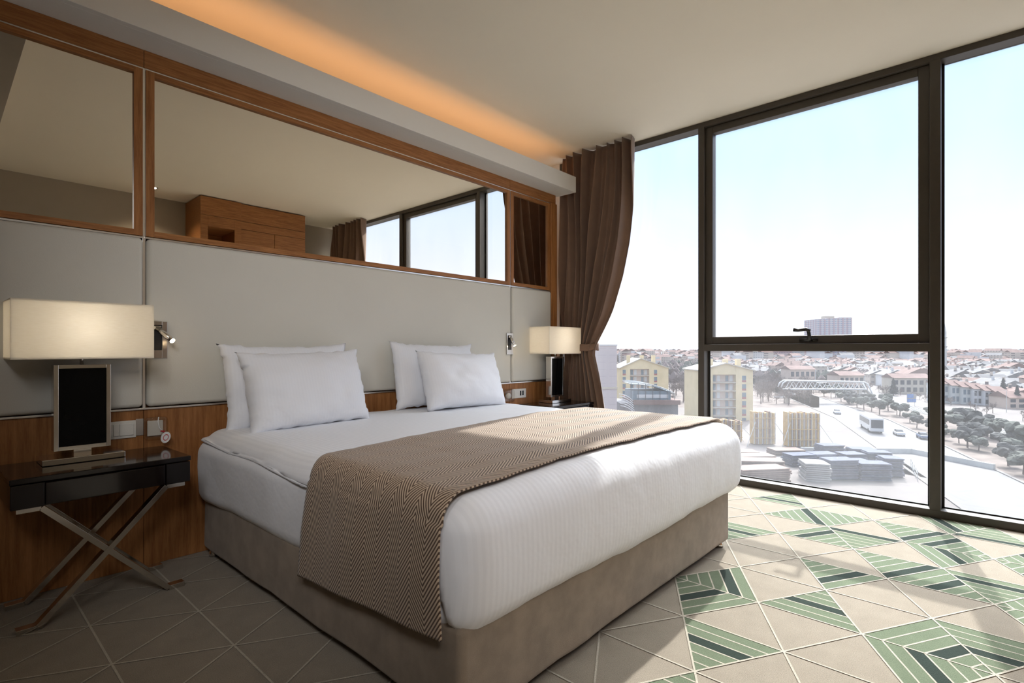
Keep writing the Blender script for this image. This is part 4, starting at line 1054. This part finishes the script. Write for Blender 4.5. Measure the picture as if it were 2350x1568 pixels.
# construction site
def form(label, u0, u1, v0, v1, seed):
    Z = 21.05*FPX/(v1-HORIZON); k = Z/FPX; wd = (u1-u0)*k; H = (v1-v0)*k; rnd = random.Random(seed)
    r = thing('formwork', label, 'formwork', at((u0+u1)/2, Z), 'formwork walls on the construction site', FACE, local=True)
    n_ = max(5, int(wd/.42)); w1 = wd/n_
    for i in range(n_):
        a = -wd/2+i*w1; mk('board', bx(a, a+w1*.93, rnd.uniform(-.08, .08), 2.0, .1, H*rnd.uniform(.94, 1.0)), 'ply_yellow' if (i*7+seed) % 3 else 'ply_dark', r)
    for i in range(0, n_+1, 2): mk('stud', MB().box(-wd/2+i*w1-.06, -wd/2+i*w1+.06, -.25, -.1, .2, H*.97), 'steel_pale', r)
    for z in (.2, .5, .8): mk('waler', bx(-wd/2, wd/2, -.32, -.25, H*z, H*z+.14), 'ply_yellow', r)
    for sx_ in (-1, 1): mk('prop', MB().tube([(sx_*wd*.45, -.3, H*.7), (sx_*(wd*.5+2.5), -2.2, .05)], .06, 6), 'steel_pale', r)
    return r
form('largest yellow timber formwork wall on the construction site', 1808, 1880, 946, 1026, 1); form('yellow timber formwork wall between the smallest and the largest', 1730, 1778, 945, 1021, 2)
form('timber formwork wall just right of the yellow building foot', 1678, 1703, 965, 1014, 3); form('narrow timber formwork wall partly behind the bed corner', 1650, 1673, 962, 1010, 4)
def stack(label, u, v, wpx, hpx, m, yaw, n_, grp, seed, dy=3.0, name='panel_stack'):
    Z = 21.05*FPX/(v-HORIZON); k = Z/FPX; wd = wpx*k; H = hpx*k*1.05; rnd = random.Random(seed)
    s_ = MB(); t = H/n_
    for i in range(n_):
        ox, oy, a = rnd.uniform(-.12, .12), rnd.uniform(-.2, .2), rnd.uniform(-.04, .04); c_, q = math.cos(a), math.sin(a)
        P_ = [(-wd/2, 0), (wd/2, 0), (wd/2, dy), (-wd/2, dy)]; P_ = [(x*c_-y*q+ox, x*q+y*c_+oy) for x, y in P_]
        z0, z1 = i*t, i*t+t*.72
        s_.add([(x, y, z0) for x, y in P_]+[(x, y, z1) for x, y in P_], [(0, 3, 2, 1), (4, 5, 6, 7), (0, 1, 5, 4), (1, 2, 6, 5), (2, 3, 7, 6), (3, 0, 4, 7)])
    o = mk(name, s_, m, loc=at(u, Z), rot=(0, 0, FACE+yaw)); return tag(o, label, 'stack', grp)
G1 = 'stacks of grey panels on the construction site'
for i, (u, v, wp, hp_, ya) in enumerate([(1915, 1052, 50, 28, 5), (1985, 1048, 52, 16, -8), (1900, 1066, 58, 22, 10), (1965, 1070, 50, 26, 4), (2020, 1066, 50, 26, -10), (1845, 1072, 58, 26, 8), (1938, 1102, 66, 44, 3), (2012, 1104, 66, 38, -6), (2052, 1096, 40, 42, -12), (1880, 1090, 44, 26, 10), (1975, 1090, 50, 30, 0)]):
    stack(['grey panel stack nearest behind the largest formwork wall', 'low grey panel stack at the back right of the yard', 'grey panel stack left of centre in the back row', 'grey panel stack in the middle of the yard', 'grey panel stack at the right of the back row', 'grey panel stack at the left end of the yard', 'tall front grey panel stack left of the gap', 'tall front grey panel stack right of the gap', 'grey panel stack at the right front corner', 'grey panel stack just above the white slabs', 'grey panel stack wedged between the two tall front stacks'][i], u, v, wp, hp_, 'panel_grey', R(ya), 12, G1, i)
stack('pile of clean white slabs at the front of the yard', 1878, 1106, 52, 40, 'slab_white', R(-14), 9, None, 31, 4, 'slab_stack')
for i, (u, v, wp, hp_, ya) in enumerate([(1760, 1108, 120, 30, 8), (1745, 1085, 110, 26, -6), (1735, 1066, 100, 18, 4), (1815, 1046, 70, 12, 3), (1712, 1048, 60, 10, 2)]):
    stack(['pinkish plank pile at the very front by the window sill', 'pinkish plank pile second from the front', 'pinkish plank pile third from the front', 'flat plank pile in front of the largest formwork wall', 'flat plank pile in front of the smallest formwork wall'][i], u, v, wp, hp_, 'plank_pink', R(ya), 7, 'plank piles on the construction site', 50+i, 3.5, 'plank_pile')
yq = [at(1950, 97, GZ+.03), at(2078, 97, GZ+.03), at(2128, 86, GZ+.03), at(1930, 118, GZ+.03)]
o = mk('yard_slab', MB().add([tuple(p) for p in yq], [(3, 0, 1, 2)]), 'plank_pink'); o['kind'] = 'structure'
wq = [at(1540, 190, GZ+.03), at(1880, 190, GZ+.03), at(1880, 430, GZ+.03), at(1540, 430, GZ+.03)]
o = mk('wooded_ground', MB().add([tuple(p) for p in wq], [(0, 1, 2, 3)]), 'verge_brown'); o['kind'] = 'structure'
# low retaining wall and fence of the yard
rw = thing('retaining_wall', 'low pale retaining wall along the construction yard', 'wall', at(2000, 100), None, FACE, local=True)
mk('wall_top', MB().bar((-9, 8, .5), (12.5, 6.5, .5), .5, 1.0), 'steel_pale', rw); mk('wall_side', MB().bar((12.5, 6.5, .5), (16, -8, .5), .5, 1.0), 'steel_pale', rw)
fn_ = thing('mesh_fence', 'thin wire fence at the right side of the yard', 'fence', at(2105, 88), None, FACE, local=True)
for i in range(5): mk('post', MB().tube([(-3+i*1.4, -4+i*2.2, 0), (-3+i*1.4, -4+i*2.2, 1.8)], .05, 6), 'steel_pale', fn_)
for z in (.6, 1.2, 1.8): mk('wire', MB().tube([(-3, -4, z), (2.6, 4.8, z)], .03, 5), 'steel_pale', fn_)
